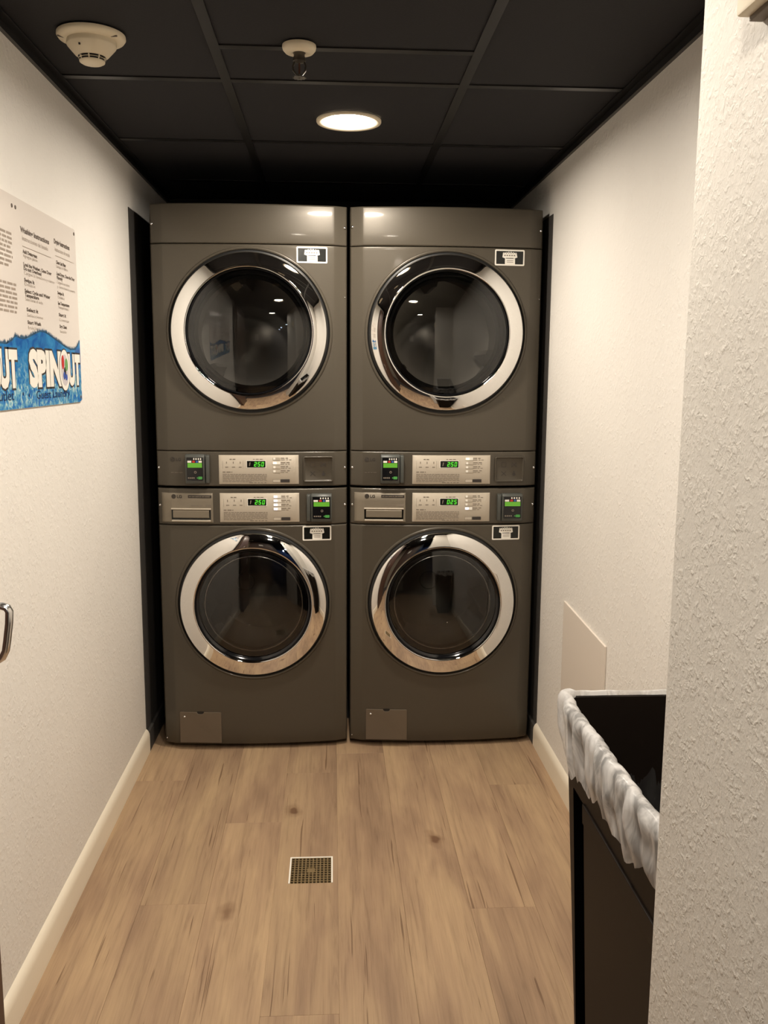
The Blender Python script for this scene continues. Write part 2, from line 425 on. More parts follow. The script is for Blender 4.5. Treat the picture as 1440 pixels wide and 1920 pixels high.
# ============================================================ LIGHTS
M_LENS = bpy.data.materials.new('lamp_lens'); M_LENS.use_nodes = True
_e = N(M_LENS, 'ShaderNodeEmission'); _e.inputs[0].default_value = LAMP_COL + (1,); _e.inputs[1].default_value = LAMP
LK(M_LENS, _e.outputs[0], M_LENS.node_tree.nodes['Material Output'].inputs[0])
M_LENSC = bpy.data.materials.new('lamp_lens_cool'); M_LENSC.use_nodes = True
_e = N(M_LENSC, 'ShaderNodeEmission'); _e.inputs[0].default_value = (0.55, 0.7, 1, 1); _e.inputs[1].default_value = 90
LK(M_LENSC, _e.outputs[0], M_LENSC.node_tree.nodes['Material Output'].inputs[0])
def _cool(t, k):
    MB().lathe([(0.071*k, -0.004), (0.088*k, -0.0065), (0.095*k, 0.0)], 32, 'z').build('trim_ring', M_PLASTIC, t, smooth=1.2)
    MB().lathe([(0.071*k, -0.004), (0.040*k, -0.010), (0.001, -0.012)], 32, 'z').build('lens', M_LENSC, t, smooth=1.2)
    return t
def downlight(x, y, label, zc=ZC, lens=M_LENS, r=0.095, group=None):
    t = empty('ceiling_light', (x, y, zc), label, 'ceiling light', group)
    if lens is M_LENSC: return _cool(t, r/0.095)
    k = r/0.095
    MB().lathe([(0.066*k, 0.0065), (0.067*k, 0.004), (0.0685*k, 0.0), (0.0715*k, -0.0025), (0.0895*k, -0.0070), (0.0935*k, -0.0066), (0.095*k, -0.004), (0.095*k, 0.0002)], 64, 'z').build('trim_ring', M_PLASTIC, t, smooth=1.2)
    MB().lathe([(0.0665*k, 0.0063), (0.060*k, 0.0050), (0.040*k, 0.0030), (0.020*k, 0.0020), (0.001, 0.0018)], 48, 'z').build('lens', lens, t, smooth=1.2)
    return t
downlight(-0.008, -0.452, 'round white-trimmed recessed downlight glowing in the black tile ceiling above the machines')
downlight(-0.010, -1.700, 'round recessed downlight in the ceiling just above the top of the photo')
downlight(-0.010, -2.900, 'round recessed downlight in the ceiling over the doorway behind the photographer', zc=ZC)
for _x, _y, _l in ((-0.75, -3.85, 'left'), (0.80, -3.85, 'right')):
    downlight(_x, _y, 'warm ceiling light in the hall behind the photographer, on the ' + _l, zc=2.135)
for _x, _y, _l in ((0.9, -5.6, 'nearest'), (0.9, -7.4, 'middle'), (1.0, -9.0, 'farthest')):
    downlight(_x, _y, _l + ' of three cool ceiling lights in the hall behind the photographer', zc=2.135, lens=M_LENSC, r=0.08, group='cool lights in the hall')

# ============================================================ WASHERS AND DRYERS
HW = 0.3418
def prof(x):
    a = abs(x)
    if a <= 0.297: return 0.017*(a/0.297)**2
    y = 0.017 + (min(a, 0.335)-0.297)*0.42
    if a > 0.335:
        t = min(1, (a-0.335)/(HW-0.335)); y += 0.012*(1-math.sqrt(max(0, 1-t*t)))
    return y
XS = [-HW, -0.3414, -0.3405, -0.339, -0.337, -0.334, -0.325, -0.310, -0.2985, -0.2955, -0.288]
XS = XS + [-0.28+0.02*i for i in range(29)] + [-x for x in XS[::-1]]
def zrows(z0, z1, r, step=0.04):
    lo = [z0+r*t for t in (0, 0.05, 0.18, 0.4, 0.7, 1.0)]; hi = [z1-r*t for t in (1.0, 0.7, 0.4, 0.18, 0.05, 0)]
    n = max(1, int((hi[0]-lo[-1])/step)); mid = [lo[-1]+(hi[0]-lo[-1])*k/n for k in range(1, n)]
    return lo+mid+hi
def rolly(z, z0, z1, r):
    d = min(z-z0, z1-z)
    if d >= r: return 0
    t = 1-d/r; return r*(1-math.sqrt(max(0, 1-t*t)))
def skin(z0, z1, r=0.006, hole=None, xs=None, dy=0.0, step=0.04, extra=None, back=0.0, xroll=False):
    mb = MB(); xs = xs or XS
    zs = zrows(z0, z1, r, step)
    if hole:
        cz, R = hole
        xs = sorted(set([x for x in xs if abs(x) > 0.285] + [-0.285+0.57*i/76 for i in range(77)]))
        zs = sorted(set([z for z in zs if abs(z-cz) > 0.285] + [cz-0.285+0.57*i/76 for i in range(77)]))
    def yy(x, z):
        y = prof(x)+rolly(z, z0, z1, r)+dy
        if xroll: y += rolly(x, xs[0], xs[-1], r)
        if extra: y += extra(x, z)
        return y
    vs = [(x, yy(x, z), z) for z in zs for x in xs]
    nx = len(xs); fs = []
    for j in range(len(zs)-1):
        for i in range(nx-1):
            if hole:
                mx, mz = (xs[i]+xs[i+1])/2, (zs[j]+zs[j+1])/2
                if math.hypot(mx, mz-hole[0]) < hole[1]: continue
            fs.append((j*nx+i, j*nx+i+1, (j+1)*nx+i+1, (j+1)*nx+i))
    mb.add(vs, fs)
    if back:                                       # close top and bottom edges backwards
        for j in (0, len(zs)-1):
            o = [(xs[i], yy(xs[i], zs[j]), zs[j]) for i in range(nx)]+[(xs[i], back, zs[j]) for i in range(nx)]
            mb.add(o, [(i, i+1, nx+i+1, nx+i) for i in range(nx-1)])
    return mb
def patch(x0, x1, z0, z1, dy, r=0.0, nx=12):       # thin plate following the bowed front
    xs = [x0, x0+0.0008, x0+0.002] + [x0+(x1-x0)*k/nx for k in range(1, nx)] + [x1-0.002, x1-0.0008, x1]
    zs = [z0, z0+0.0008, z0+0.002, z1-0.002, z1-0.0008, z1]
    lift = lambda v, a, b: {0: 1.0, 1: 0.3, 2: 0.0}.get(v, 0)
    mb = MB(); vs = []
    for j, z in enumerate(zs):
        ej = min(j, len(zs)-1-j)
        for i, x in enumerate(xs):
            ei = min(i, len(xs)-1-i)
            e = {0: 1.0, 1: 0.3}.get(min(ei, ej), 0.0)
            vs.append((x, prof(x)-dy*(1-e), z))
    n = len(xs)
    return mb.add(vs, [(j*n+i, j*n+i+1, (j+1)*n+i+1, (j+1)*n+i) for j in range(len(zs)-1) for i in range(n-1)])

def words(mb, x0, x1, z, h, mi=0, yofs=0.0034, rng=None, gap=0.004, wmin=0.006, wmax=0.018):
    """a line of unreadably small print: word-long strokes"""
    rng = rng or random; x = x0
    while x < x1-0.003:
        w = min(rng.uniform(wmin, wmax), x1-x)
        y = prof((x+x+w)/2)-yofs
        mb.box(x, x+w, y-0.0002, y+0.0002, z, z+h, mi); x += w+gap*rng.uniform(0.7, 1.2)

SEG = {'0': 'abcdef', '2': 'abged', '5': 'afgcd', '9': 'abcdfg', '3': 'abgcd'}
def seg_digit(mb, ch, x, y, z, w, h, t):
    sl = 0.12*h
    def S(x0, x1, z0, z1):
        k = sl/h
        mb.add([(x+x0+k*z0, y, z+z0), (x+x1+k*z0, y, z+z0), (x+x1+k*z1, y, z+z1), (x+x0+k*z1, y, z+z1),
                (x+x0+k*z0, y-0.0004, z+z0), (x+x1+k*z0, y-0.0004, z+z0), (x+x1+k*z1, y-0.0004, z+z1), (x+x0+k*z1, y-0.0004, z+z1)],
               [(0, 1, 2, 3), (4, 5, 6, 7), (0, 1, 5, 4), (1, 2, 6, 5), (2, 3, 7, 6), (3, 0, 4, 7)])
    g = t*0.15; hh = h/2
    D = {'a': (g, w-g, h-t, h), 'd': (g, w-g, 0, t), 'g': (g, w-g, hh-t/2, hh+t/2), 'f': (0, t, hh+g, h-g), 'e': (0, t, g, hh-g), 'b': (w-t, w, hh+g, h-g), 'c': (w-t, w, g, hh-g)}
    for c in SEG[ch]: S(*D[c])

def screw(par, x, z, r=0.0048):
    y = prof(x)
    MB().lathe([(r, 0.0), (r*0.95, -0.0016), (r*0.7, -0.003), (r*0.35, -0.0037), (0.0003, -0.0039)], 16, 'y', (x, y, z)).build('screw', M_CHROME2, par, smooth=1.2)

def logo(par, x, z, r=0.0085, lift=0.0):
    """dark round face emblem followed by the two letters LG"""
    y = -0.0004-lift; mb = MB()
    mb.lathe([(r, 0.001), (r, -0.0006), (0.0002, -0.0006)], 28, 'y', (x+r, y, z), 0)
    # light lines of the face emblem: G arc, nose, eye
    def arc(cx, cz, rr, a0, a1, w, mi=1, n=14):
        for k in range(n):
            a, b = math.radians(a0+(a1-a0)*k/n), math.radians(a0+(a1-a0)*(k+1)/n)
            mb.add([(cx+rr*math.cos(a), y-0.0009, cz+rr*math.sin(a)), (cx+rr*math.cos(b), y-0.0009, cz+rr*math.sin(b)),
                    (cx+(rr-w)*math.cos(b), y-0.0009, cz+(rr-w)*math.sin(b)), (cx+(rr-w)*math.cos(a), y-0.0009, cz+(rr-w)*math.sin(a))], [(0, 1, 2, 3)], mi)
    arc(x+r, z, r*0.78, 95, 360, r*0.12)
    mb.box(x+r*1.15, x+r*1.78, y-0.0009, y-0.0008, z-r*0.08, z+r*0.06, 1)
    mb.box(x+r*0.95, x+r*1.07, y-0.0009, y-0.0008, z-r*0.4, z+r*0.45, 1)
    mb.box(x+r*0.95, x+r*1.25, y-0.0009, y-0.0008, z-r*0.4, z-r*0.3, 1)
    arc(x+r*0.66, z+r*0.36, r*0.16, 0, 360, r*0.16)
    text_y(mb, 'LG', x+r*2.35, y-0.0002, z-r*0.62, r*1.78, 0, offset=r*0.06, sx=1.05)
    drape(mb); mb.build('brand_logo', [M_INK2, M_BODY], par, fix=False)

def drape(mb, d=0.0):
    mb.v = [(a, b+prof(a)-d, c) for a, b, c in mb.v]; return mb

def door(par, cz, R, Rin, kind):
    d = MB()
    # stamped rim of the front panel round the door
    def rim(prf, n=120):
        vs = []
        for r, h, w in prf:
            for k in range(n):
                a = 2*PI*k/n; x, z = r*math.cos(a), r*math.sin(a)
                vs.append((x, h+prof(x)*w, cz+z))
        return vs, [(i*n+k, i*n+(k+1) % n, (i+1)*n+(k+1) % n, (i+1)*n+k) for i in range(len(prf)-1) for k in range(n)]
    mb = MB(); mb.add(*rim([(R+0.012, 0.0012, 1), (R+0.0105, -0.0025, 1), (R+0.0075, -0.0045, 0.95), (R+0.004, -0.0042, 0.85), (R+0.0015, -0.001, 0.7), (R+0.001, 0.006, 0.7)]))
    mb.build('door_surround', M_BODY, par, smooth=1.5, fix=False)
    t = bpy.data.objects.new('door', None); COL.objects.link(t); t.parent = par
    mb = MB(); mb.add(*rim([(R+0.0015, 0.004, 0.7), (R-0.002, 0.0045, 0.5), (R-0.007, 0.002, 0.0), (R-0.010, 0.002, 0.0), (R-0.014, 0.02, 0.0)]))
    mb.build('gasket', M_RUBBER, t, smooth=1.5, fix=False)
    ro, ri = R-0.0085, Rin+0.0045
    pr = [(ro, 0.006), (ro-0.0004, -0.010), (ro-0.0012, -0.0125), (ro-0.0026, -0.0142), (ro-0.0045, -0.0154)]
    r, y = pr[-1]; n = 12; dr = (r-ri)/n
    for k in range(n):
        ang = math.radians(21-14.5*(k+0.5)/n); y -= dr*math.tan(ang); r -= dr; pr.append((r, y))
    ye = y
    pr += [(ri-0.0012, ye+0.0006), (ri-0.0024, ye+0.0024), (ri-0.0036, ye+0.007), (ri-0.0045, ye+0.013)]
    MB().lathe(pr, 144, 'y', (0, 0, cz)).build('chrome_ring', M_CHROME, t, smooth=1.5, fix=False)
    B_ = 0.0035 if kind == 'dryer' else 0.010; gd = 0.016 if kind == 'dryer' else 0.022
    MB().lathe([(Rin, ye+0.011), (Rin-0.001, ye+0.013), (Rin-B_, ye+gd+0.001), (Rin-B_-0.003, ye+gd+0.002)], 120, 'y', (0, 0, cz)).build('inner_bezel', M_GLOSSBK, t, smooth=1.5, fix=False)
    Rg = Rin-B_-0.001; sag = 0.021; y0 = ye+gd
    g = MB()
    g.lathe([(Rg*math.cos(PI/2*k/14) if k < 14 else 0.0004, y0-sag*(1-math.cos(PI/2*k/14)**2)) for k in range(15)], 96, 'y', (0, 0, cz))
    g.build('glass', M_GLASS, t, smooth=2.5, fix=False)
    # drum behind the glass
    dm = MB()
    dm.lathe([(Rin-0.02, 0.045), (Rin-0.03, 0.06), (Rin+0.02, 0.075), (Rin+0.02, 0.50), (0.10, 0.52), (0.05, 0.50), (0.0005, 0.50)], 64, 'y', (0, 0, cz), 0)
    for k in range(3):                                  # lifting vanes
        a = math.radians(100+120*k); c, s = math.cos(a), math.sin(a)
        w = 0.02; ro2 = Rin+0.018; ri2 = Rin-0.04
        P = lambda rr, tt, yy: (rr*c-tt*s, yy, cz+rr*s+tt*c)
        dm.add([P(ro2, -w*1.6, 0.10), P(ro2, w*1.6, 0.10), P(ri2, w*0.4, 0.13), P(ri2, -w*0.4, 0.13),
                P(ro2, -w*1.6, 0.46), P(ro2, w*1.6, 0.46), P(ri2, w*0.4, 0.43), P(ri2, -w*0.4, 0.43)],
               [(0, 1, 2, 3), (4, 5, 6, 7), (0, 3, 7, 4), (1, 2, 6, 5), (2, 3, 7, 6)], 0)
    dm.build('drum', M_DRUM, par, smooth=0.8)
    MB().lathe([(R-0.012, 0.02), (Rin-0.016, ye+0.026), (Rin-0.018, 0.05)], 96, 'y', (0, 0, cz)).build('door_collar', M_RUBBER, t, smooth=1.0, fix=False)
    if kind == 'washer':
        MB().lathe([(Rin-0.030, 0.012), (Rin-0.040, 0.02), (Rin-0.058, 0.06), (Rin-0.075, 0.095), (Rin-0.12, 0.108), (0.0005, 0.112)], 80, 'y', (0, 0, cz)).build('glass_bowl', M_BOWL, t, smooth=1.5, fix=False)
        MB().lathe([(Rin-0.028, 0.010), (Rin-0.030, 0.004), (Rin-0.034, 0.004), (Rin-0.036, 0.010)], 80, 'y', (0, 0, cz)).build('bowl_rim', M_CHROME2, t, smooth=1.5, fix=False)
        MB().lathe([(0.035, 0.113), (0.034, 0.1105), (0.0325, 0.113)], 40, 'y', (-0.04, 0, cz+0.06)).build('bowl_mark', M_CHROME2, t, smooth=1.5, fix=False)

def card_reader(par, x0, x1, z0, z1, side):
    """payment reader box standing 24 mm proud; side=1 its slot rail is on the right, -1 on the left"""
    c = (x0+x1)/2; yb = prof(c)+0.005; D = 0.029
    t = bpy.data.objects.new('card_reader', None); COL.objects.link(t); t.parent = par
    rail = 0.016
    a, b = (x0, x1-rail) if side == 1 else (x0+rail, x1)
    mb = MB()
    mb.prism([(yb, z0), (yb-D+0.004, z0+0.002), (yb-D, z0+0.010), (yb-D-0.002, z1-0.008), (yb-D+0.006, z1), (yb, z1)], 'x', a, b)
    ra, rb = (b, x1) if side == 1 else (x0, a)
    g = 0.0035                                        # the swipe slot: dark groove between box and rail
    if side == 1: mb.box(ra, ra+g, yb-D+0.014, yb, z0+0.002, z1-0.002); mb.prism([(yb, z0+0.002), (yb-D+0.005, z0+0.004), (yb-D+0.005, z1-0.006), (yb, z1)], 'x', ra+g, rb)
    else: mb.box(rb-g, rb, yb-D+0.014, yb, z0+0.002, z1-0.002); mb.prism([(yb, z0+0.002), (yb-D+0.005, z0+0.004), (yb-D+0.005, z1-0.006), (yb, z1)], 'x', ra, rb-g)
    mb.build('housing', M_HOUSE, t, bevel=0.0018, smooth=0.7)
    fx0, fx1 = a+0.005, b-0.005; w = fx1-fx0; fz0, fz1 = z0+0.014, z1-0.010; h = fz1-fz0; y = yb-D-0.0022
    s = MB()
    s.prism(rrect(fx0, fx1, fz0, fz1, 0.002), 'y', y+0.003, y-0.0006, 0)
    s.box(fx0+w*0.06, fx1-w*0.05, y-0.0012, y-0.0007, fz0+h*0.56, fz0+h*0.76, 1)
    cols = [(2, 0.06, 0.30), (3, 0.36, 0.52), (4, 0.58, 0.70), (2, 0.74, 0.94)]
    for mi, p, q in cols: s.box(fx0+w*p, fx0+w*q, y-0.0012, y-0.0007, fz0+h*0.775, fz0+h*0.86, mi)
    for k in range(4): s.prism(rrect(fx0+w*(0.42+0.14*k), fx0+w*(0.49+0.14*k), fz0+h*0.895, fz0+h*0.975, 0.0012), 'y', y-0.0006, y-0.0013, 2)
    s.lathe([(0.0045, 0), (0.0045, -0.0008), (0.0003, -0.0008)], 16, 'y', (fx0+w*0.53, y-0.0006, fz0+h*0.36), 5)
    s.lathe([(0.0024, 0), (0.0024, -0.0010), (0.0003, -0.0010)], 12, 'y', (fx0+w*0.53, y-0.0006, fz0+h*0.36), 0)
    s.prism(rrect(fx0+w*0.70, fx1-w*0.05, fz0+h*0.05, fz0+h*0.17, 0.002), 'y', y-0.0006, y-0.0018, 6)
    s.add([(fx0+w*0.60, y-0.0008, fz0+h*0.11), (fx0+w*0.68, y-0.0008, fz0+h*0.07), (fx0+w*0.68, y-0.0008, fz0+h*0.15)], [(0, 1, 2)], 6)
    for k in range(4): s.box(fx0+w*(0.07+0.11*k), fx0+w*(0.15+0.11*k), y-0.0010, y-0.0007, fz0+h*0.08, fz0+h*0.14, 5)
    s.build('reader_face', [M_GLOSSBK, M_LCDG, M_WHITE, M_RED, M_BLUE, M_INK, M_KEYG], t, fix=False)

def label_panel(par, x0, x1, z0, z1, digits, leds, kind):
    """silver user panel with window, keys and print"""
    rng = random.Random(5)
    t = patch(x0, x1, z0, z1, 0.0030, nx=16).build('control_panel', M_SILVER, par, smooth=1.0)
    W, H = x1-x0, z1-z0
    X = lambda u: x0+W*u
    Z = lambda v: z1-H*v
    dx0, dx1 = X(0.355), X(0.585); dz0, dz1 = Z(0.42), Z(0.195)
    y = prof((dx0+dx1)/2)-0.0034
    mb = MB(); mb.prism(rrect(dx0-0.002, dx1+0.002, dz0-0.002, dz1+0.002, 0.002), 'y', y+0.001, y-0.0003, 0)
    mb.prism(rrect(dx0, dx1, dz0, dz1, 0.0015), 'y', y-0.0003, y-0.0008, 1)
    mb.build('display_window', [M_WHITE, M_LCD], t, fix=False)
    sg = MB(); h = (dz1-dz0)*0.70; w = h*0.56; zz = dz0+(dz1-dz0)*0.15; xx = dx0+(dx1-dx0)*0.37
    for k, ch in enumerate(digits): seg_digit(sg, ch, xx+k*(w+h*0.22), y-0.0009, zz, w, h, h*0.18)
    for q in (0.3, 0.66): sg.box(xx+w+h*0.05+0.04*h, xx+w+h*0.16+0.04*h, y-0.0014, y-0.0009, zz+h*q-0.0006, zz+h*q+0.0008)
    sg.build('digits', M_SEG, t, fix=False)
    ic = MB(); ic.add([(dx0+0.007, y-0.0010, zz+h*0.1), (dx0+0.010, y-0.0010, zz+h*0.1), (dx0+0.013, y-0.0010, zz+h*0.9), (dx0+0.009, y-0.0010, zz+h*0.9)], [(0, 1, 2, 3)], 0)
    ic.build('display_icon', M_INK, t, fix=False)
    # key column
    rows = [0.12, 0.27, 0.41, 0.55]
    if kind == 'washer': rows = [0.12, 0.26, 0.40, 0.54]
    for i, v in enumerate(rows):
        b = MB(); bx0, bx1 = X(0.675), X(0.770); bz0, bz1 = Z(v+0.045), Z(v-0.045)
        y = prof(bx0)-0.0032
        b.prism(rrect(bx0, bx1, bz0, bz1, 0.0012), 'y', y+0.001, y-0.0010, 0)
        m_led = None
        if i in leds: m_led = M_LEDC if kind == 'washer' else M_LEDW
        b.prism(rrect(bx0+0.002, bx0+(0.014 if m_led else 0.010), bz0+0.001, bz1-0.001, 0.001), 'y', y-0.0010, y-0.0016, 1)
        b.build('cycle_key', [M_SILVER if not m_led else M_WHITE, m_led or M_WHITE], t, fix=False)
        p = MB(); words(p, X(0.775), X(0.775)+0.026+0.006*(i % 2), Z(v-0.005), 0.0026, yofs=0.0035, rng=rng); words(p, X(0.775), X(0.775)+0.032+0.006*((i+1) % 2), Z(v+0.045), 0.0016, yofs=0.0035, rng=rng)
        p.build('key_caption', M_INK, t, fix=False)
    b = MB(); y = prof(X(0.7))-0.0032
    b.prism(rrect(X(0.675), X(0.768), Z(0.935), Z(0.83), 0.0008), 'y', y+0.001, y-0.0006, 0)
    b.prism(rrect(X(0.678), X(0.765), Z(0.925), Z(0.84), 0.0008), 'y', y-0.0006, y-0.0009, 1)
    b.prism(rrect(X(0.772), X(0.885), Z(0.935), Z(0.83), 0.0008), 'y', y+0.002, y-0.0004, 2)
    b.build('start_key', [M_INK, M_SILVER, M_INK2], t, fix=False)
    # printed matter
    p = MB(); yy = 0.0035
    for k in range(3):
        cx = X(0.10+0.085*k); ytop = prof(cx)-yy
        p.box(cx-0.0012, cx+0.0012, ytop-0.0002, ytop+0.0002, Z(0.29), Z(0.22)); words(p, cx-0.005, cx+0.006, Z(0.42), 0.0025, yofs=yy, rng=rng, wmin=0.005)
    words(p, X(0.14), X(0.22), Z(0.155), 0.0030, yofs=yy, rng=rng); words(p, X(0.43), X(0.55), Z(0.15), 0.0022, yofs=yy, rng=rng)
    words(p, X(0.05), X(0.17), Z(0.595), 0.0034, yofs=yy, rng=rng)
    for k in range(7): words(p, X(0.05), X(0.60 - (0.18 if k == 6 else 0)), Z(0.66+0.043*k), 0.0017, yofs=yy, rng=rng, gap=0.0022)
    words(p, X(0.38), X(0.60), Z(0.955), 0.0024, yofs=yy, rng=rng)
    for x in (X(0.05), X(0.305)): p.box(x, x+0.0005, prof(x)-yy-0.0002, prof(x)-yy, Z(0.47), Z(0.19))
    tag(p.build('panel_print', M_INK, t, fix=False), kind='stuff')

def sticker(par, x0, x1, z0, z1):
    """white edged black sticker with a pale laundry emblem and an arched caption"""
    y = prof((x0+x1)/2)-0.0006; W, H = x1-x0, z1-z0
    mb = MB()
    ya, yb_ = prof(x0), prof(x1)
    def P(u, v, k): x = x0+W*u; return (x, ya+(yb_-ya)*u-0.001-0.0003*k, z1-H*v)
    def poly(pts, k, mi): mb.add([P(u, v, k) for u, v in pts], [tuple(range(len(pts)))], mi)
    rr2 = [((x-x0)/W, (z1-z)/H) for x, z in rrect(x0, x1, z0, z1, 0.004)]
    poly(rr2, 0, 0)
    ins = [((x-x0)/W, (z1-z)/H) for x, z in rrect(x0+0.005, x1-0.005, z0+0.005, z1-0.005, 0.002)]
    poly(ins, 1, 1)
    poly([(0.27, 0.20), (0.73, 0.20), (0.755, 0.48), (0.64, 0.56), (0.62, 0.52), (0.38, 0.52), (0.36, 0.56), (0.25, 0.48)], 2, 2)
    poly([(0.34, 0.56), (0.68, 0.56), (0.68, 0.93), (0.34, 0.93)], 2, 2)
    for k in range(6): poly([(0.28+0.078*k, 0.13+0.02*abs(k-2.5)), (0.33+0.078*k, 0.13+0.02*abs(k-2.5)), (0.33+0.078*k, 0.27), (0.28+0.078*k, 0.27)], 3, 2)
    for k in range(6): poly([(0.295+0.078*k, 0.17), (0.310+0.078*k, 0.17), (0.310+0.078*k, 0.25), (0.295+0.078*k, 0.25)], 4, 1)
    for k in range(5): poly([(0.31+0.08*k, 0.33), (0.36+0.08*k, 0.33), (0.36+0.08*k, 0.40), (0.31+0.08*k, 0.40)], 3, 3)
    for k in range(2): poly([(0.40, 0.66+0.1*k), (0.62, 0.66+0.1*k), (0.62, 0.69+0.1*k), (0.40, 0.69+0.1*k)], 3, 3)
    mb.build('sticker', [M_WHITE, M_LCD, M_WHITE, M_INK], par, fix=False)

def cabinet(par, z0, z1):
    mb = MB()
    pts = [(-HW, 0.046), (-HW, 0.735), (HW, 0.735), (HW, 0.046), (0.325, 0.046), (0.325, 0.72), (-0.325, 0.72), (-0.325, 0.046)]
    mb.prism(pts, 'z', z0+0.004, z1-0.004)
    mb.box(-0.325, 0.325, 0.52, 0.72, z0+0.004, z1-0.004)
    mb.box(-0.325, 0.325, 0.05, 0.72, z0+0.004, z0+0.01)
    mb.box(-0.325, 0.325, 0.05, 0.72, z1-0.010, z1-0.004)
    mb.build('cabinet', M_BODY, par, bevel=0.002)

def make_dryer(x, label, digits, leds):
    t = empty('tumble_dryer', (x, 0, 0.992), label, 'dryer')
    o = 0.992
    cabinet(t, 0.0, 1.973-o)
    lean = lambda xx, z: 0.006*((z-(1.840-o))/0.13)**2
    skin(1.8395-o, 1.974-o, 0.006, extra=lean, back=0.3).build('top_fascia', M_BODY, t, smooth=1.2)
    skin(1.1235-o, 1.8375-o, 0.0035, hole=(1.5415-o, 0.286), back=0.12).build('front_panel', M_BODY, t, smooth=1.2)
    skin(0.9955-o, 1.1215-o, 0.0055, back=0.12).build('control_fascia', M_BODY, t, smooth=1.2)
    door(t, 1.5405-o, 0.2795, 0.2165, 'dryer')
    card_reader(t, -0.232, -0.149, 1.0055-o, 1.1115-o, 1)
    label_panel(t, -0.117, 0.168, 1.0035-o, 1.1085-o, digits, leds, 'dryer')
    logo(t, -0.290, 1.0915-o)
    mb = MB(); words(mb, -0.288, -0.240, 1.044-o, 0.0012, yofs=0.001); mb.build('printed_line', M_INK, t, fix=False)
    # lint filter pad: raised lip round a sunk plate with four care symbols
    x0, x1, z0, z1 = 0.184, 0.292, 1.0115-o, 1.1035-o
    mb = MB(); ya, yb_ = prof(x0), prof(x1)
    def Y(xx, d): return ya+(yb_-ya)*(xx-x0)/(x1-x0)-d
    rings = []
    for ins, d in ((0, 0.0), (0.001, 0.0022), (0.0028, 0.0026), (0.0045, 0.0014), (0.0058, -0.004), (0.0065, -0.0045)):
        rings.append([(xx, Y(xx, d), zz) for xx, zz in rrect(x0+ins, x1-ins, z0+ins, z1-ins, 0.006-ins*0.5, 5)])
    n = len(rings[0]); vs = [v for r in rings for v in r]
    fs = [(i*n+k, i*n+(k+1) % n, (i+1)*n+(k+1) % n, (i+1)*n+k) for i in range(len(rings)-1) for k in range(n)]+[tuple(range((len(rings)-1)*n, len(rings)*n))]
    # the front skin stays behind; the pad plate stands just proud of it
    vs = [(a, b-0.0066, c) for a, b, c in vs]
    mb.add(vs, fs); pad = mb.build('lint_filter_cover', M_BODY, t, smooth=1.0, fix=False)
    s = MB(); yy = lambda xx: Y(xx, 0.0028)
    def bar(ax, az, bx, bz, w=0.0011):
        dx, dz = bx-ax, bz-az; L = math.hypot(dx, dz); nx, nz = -dz/L*w/2, dx/L*w/2
        s.add([(ax+nx, yy(ax), az+nz), (bx+nx, yy(bx), bz+nz), (bx-nx, yy(bx), bz-nz), (ax-nx, yy(ax), az-nz)], [(0, 1, 2, 3)])
    cxs = (x0+0.034, x0+0.072); czs = (z0+0.062, z0+0.030)
    for cx, cz in ((cxs[0], czs[0]),):
        for q in ((-1, -1, 1, -1), (1, -1, 1, 1), (1, 1, -1, 1), (-1, 1, -1, -1)): bar(cx+q[0]*.008, cz+q[1]*.008, cx+q[2]*.008, cz+q[3]*.008)
    for cx, cz in ((cxs[1], czs[0]), (cxs[0], czs[1])):
        bar(cx-.009, cz-.008, cx+.009, cz+.008, .0022); bar(cx-.009, cz+.008, cx+.009, cz-.008, .0022)
        if cx == cxs[1]: bar(cx-.009, cz-.009, cx-.009, cz+.004); bar(cx+.009, cz-.009, cx+.009, cz+.004)
    cx, cz = cxs[1], czs[1]
    s.add([(cx+0.006*math.cos(a), yy(cx), cz-0.003+0.0055*math.sin(a)) for a in [2*PI*k/16 for k in range(16)]], [tuple(range(16))])
    bar(cx-.003, cz, cx, cz+.010, .002); bar(cx+.003, cz, cx, cz+.010, .002)
    s.build('care_symbols', M_INK2, pad, fix=False)
    sticker(t, 0.166, 0.273, 1.778-o, 1.8325-o)
    for sx, sz in ((-0.3335, 1.061), (0.3335, 1.061), (-0.3335, 1.905), (0.3335, 1.901)): screw(t, sx, sz-o)
    screw(t, 0.3345, 1.665-o, 0.0028)
    for fx in (-0.29, 0.29):
        for fy in (0.12, 0.66): MB().lathe([(0.018, 0.005), (0.018, -0.001), (0.001, -0.001)], 16, 'z', (fx, fy, 0)).build('foot', M_RUBBER, t)
    return t

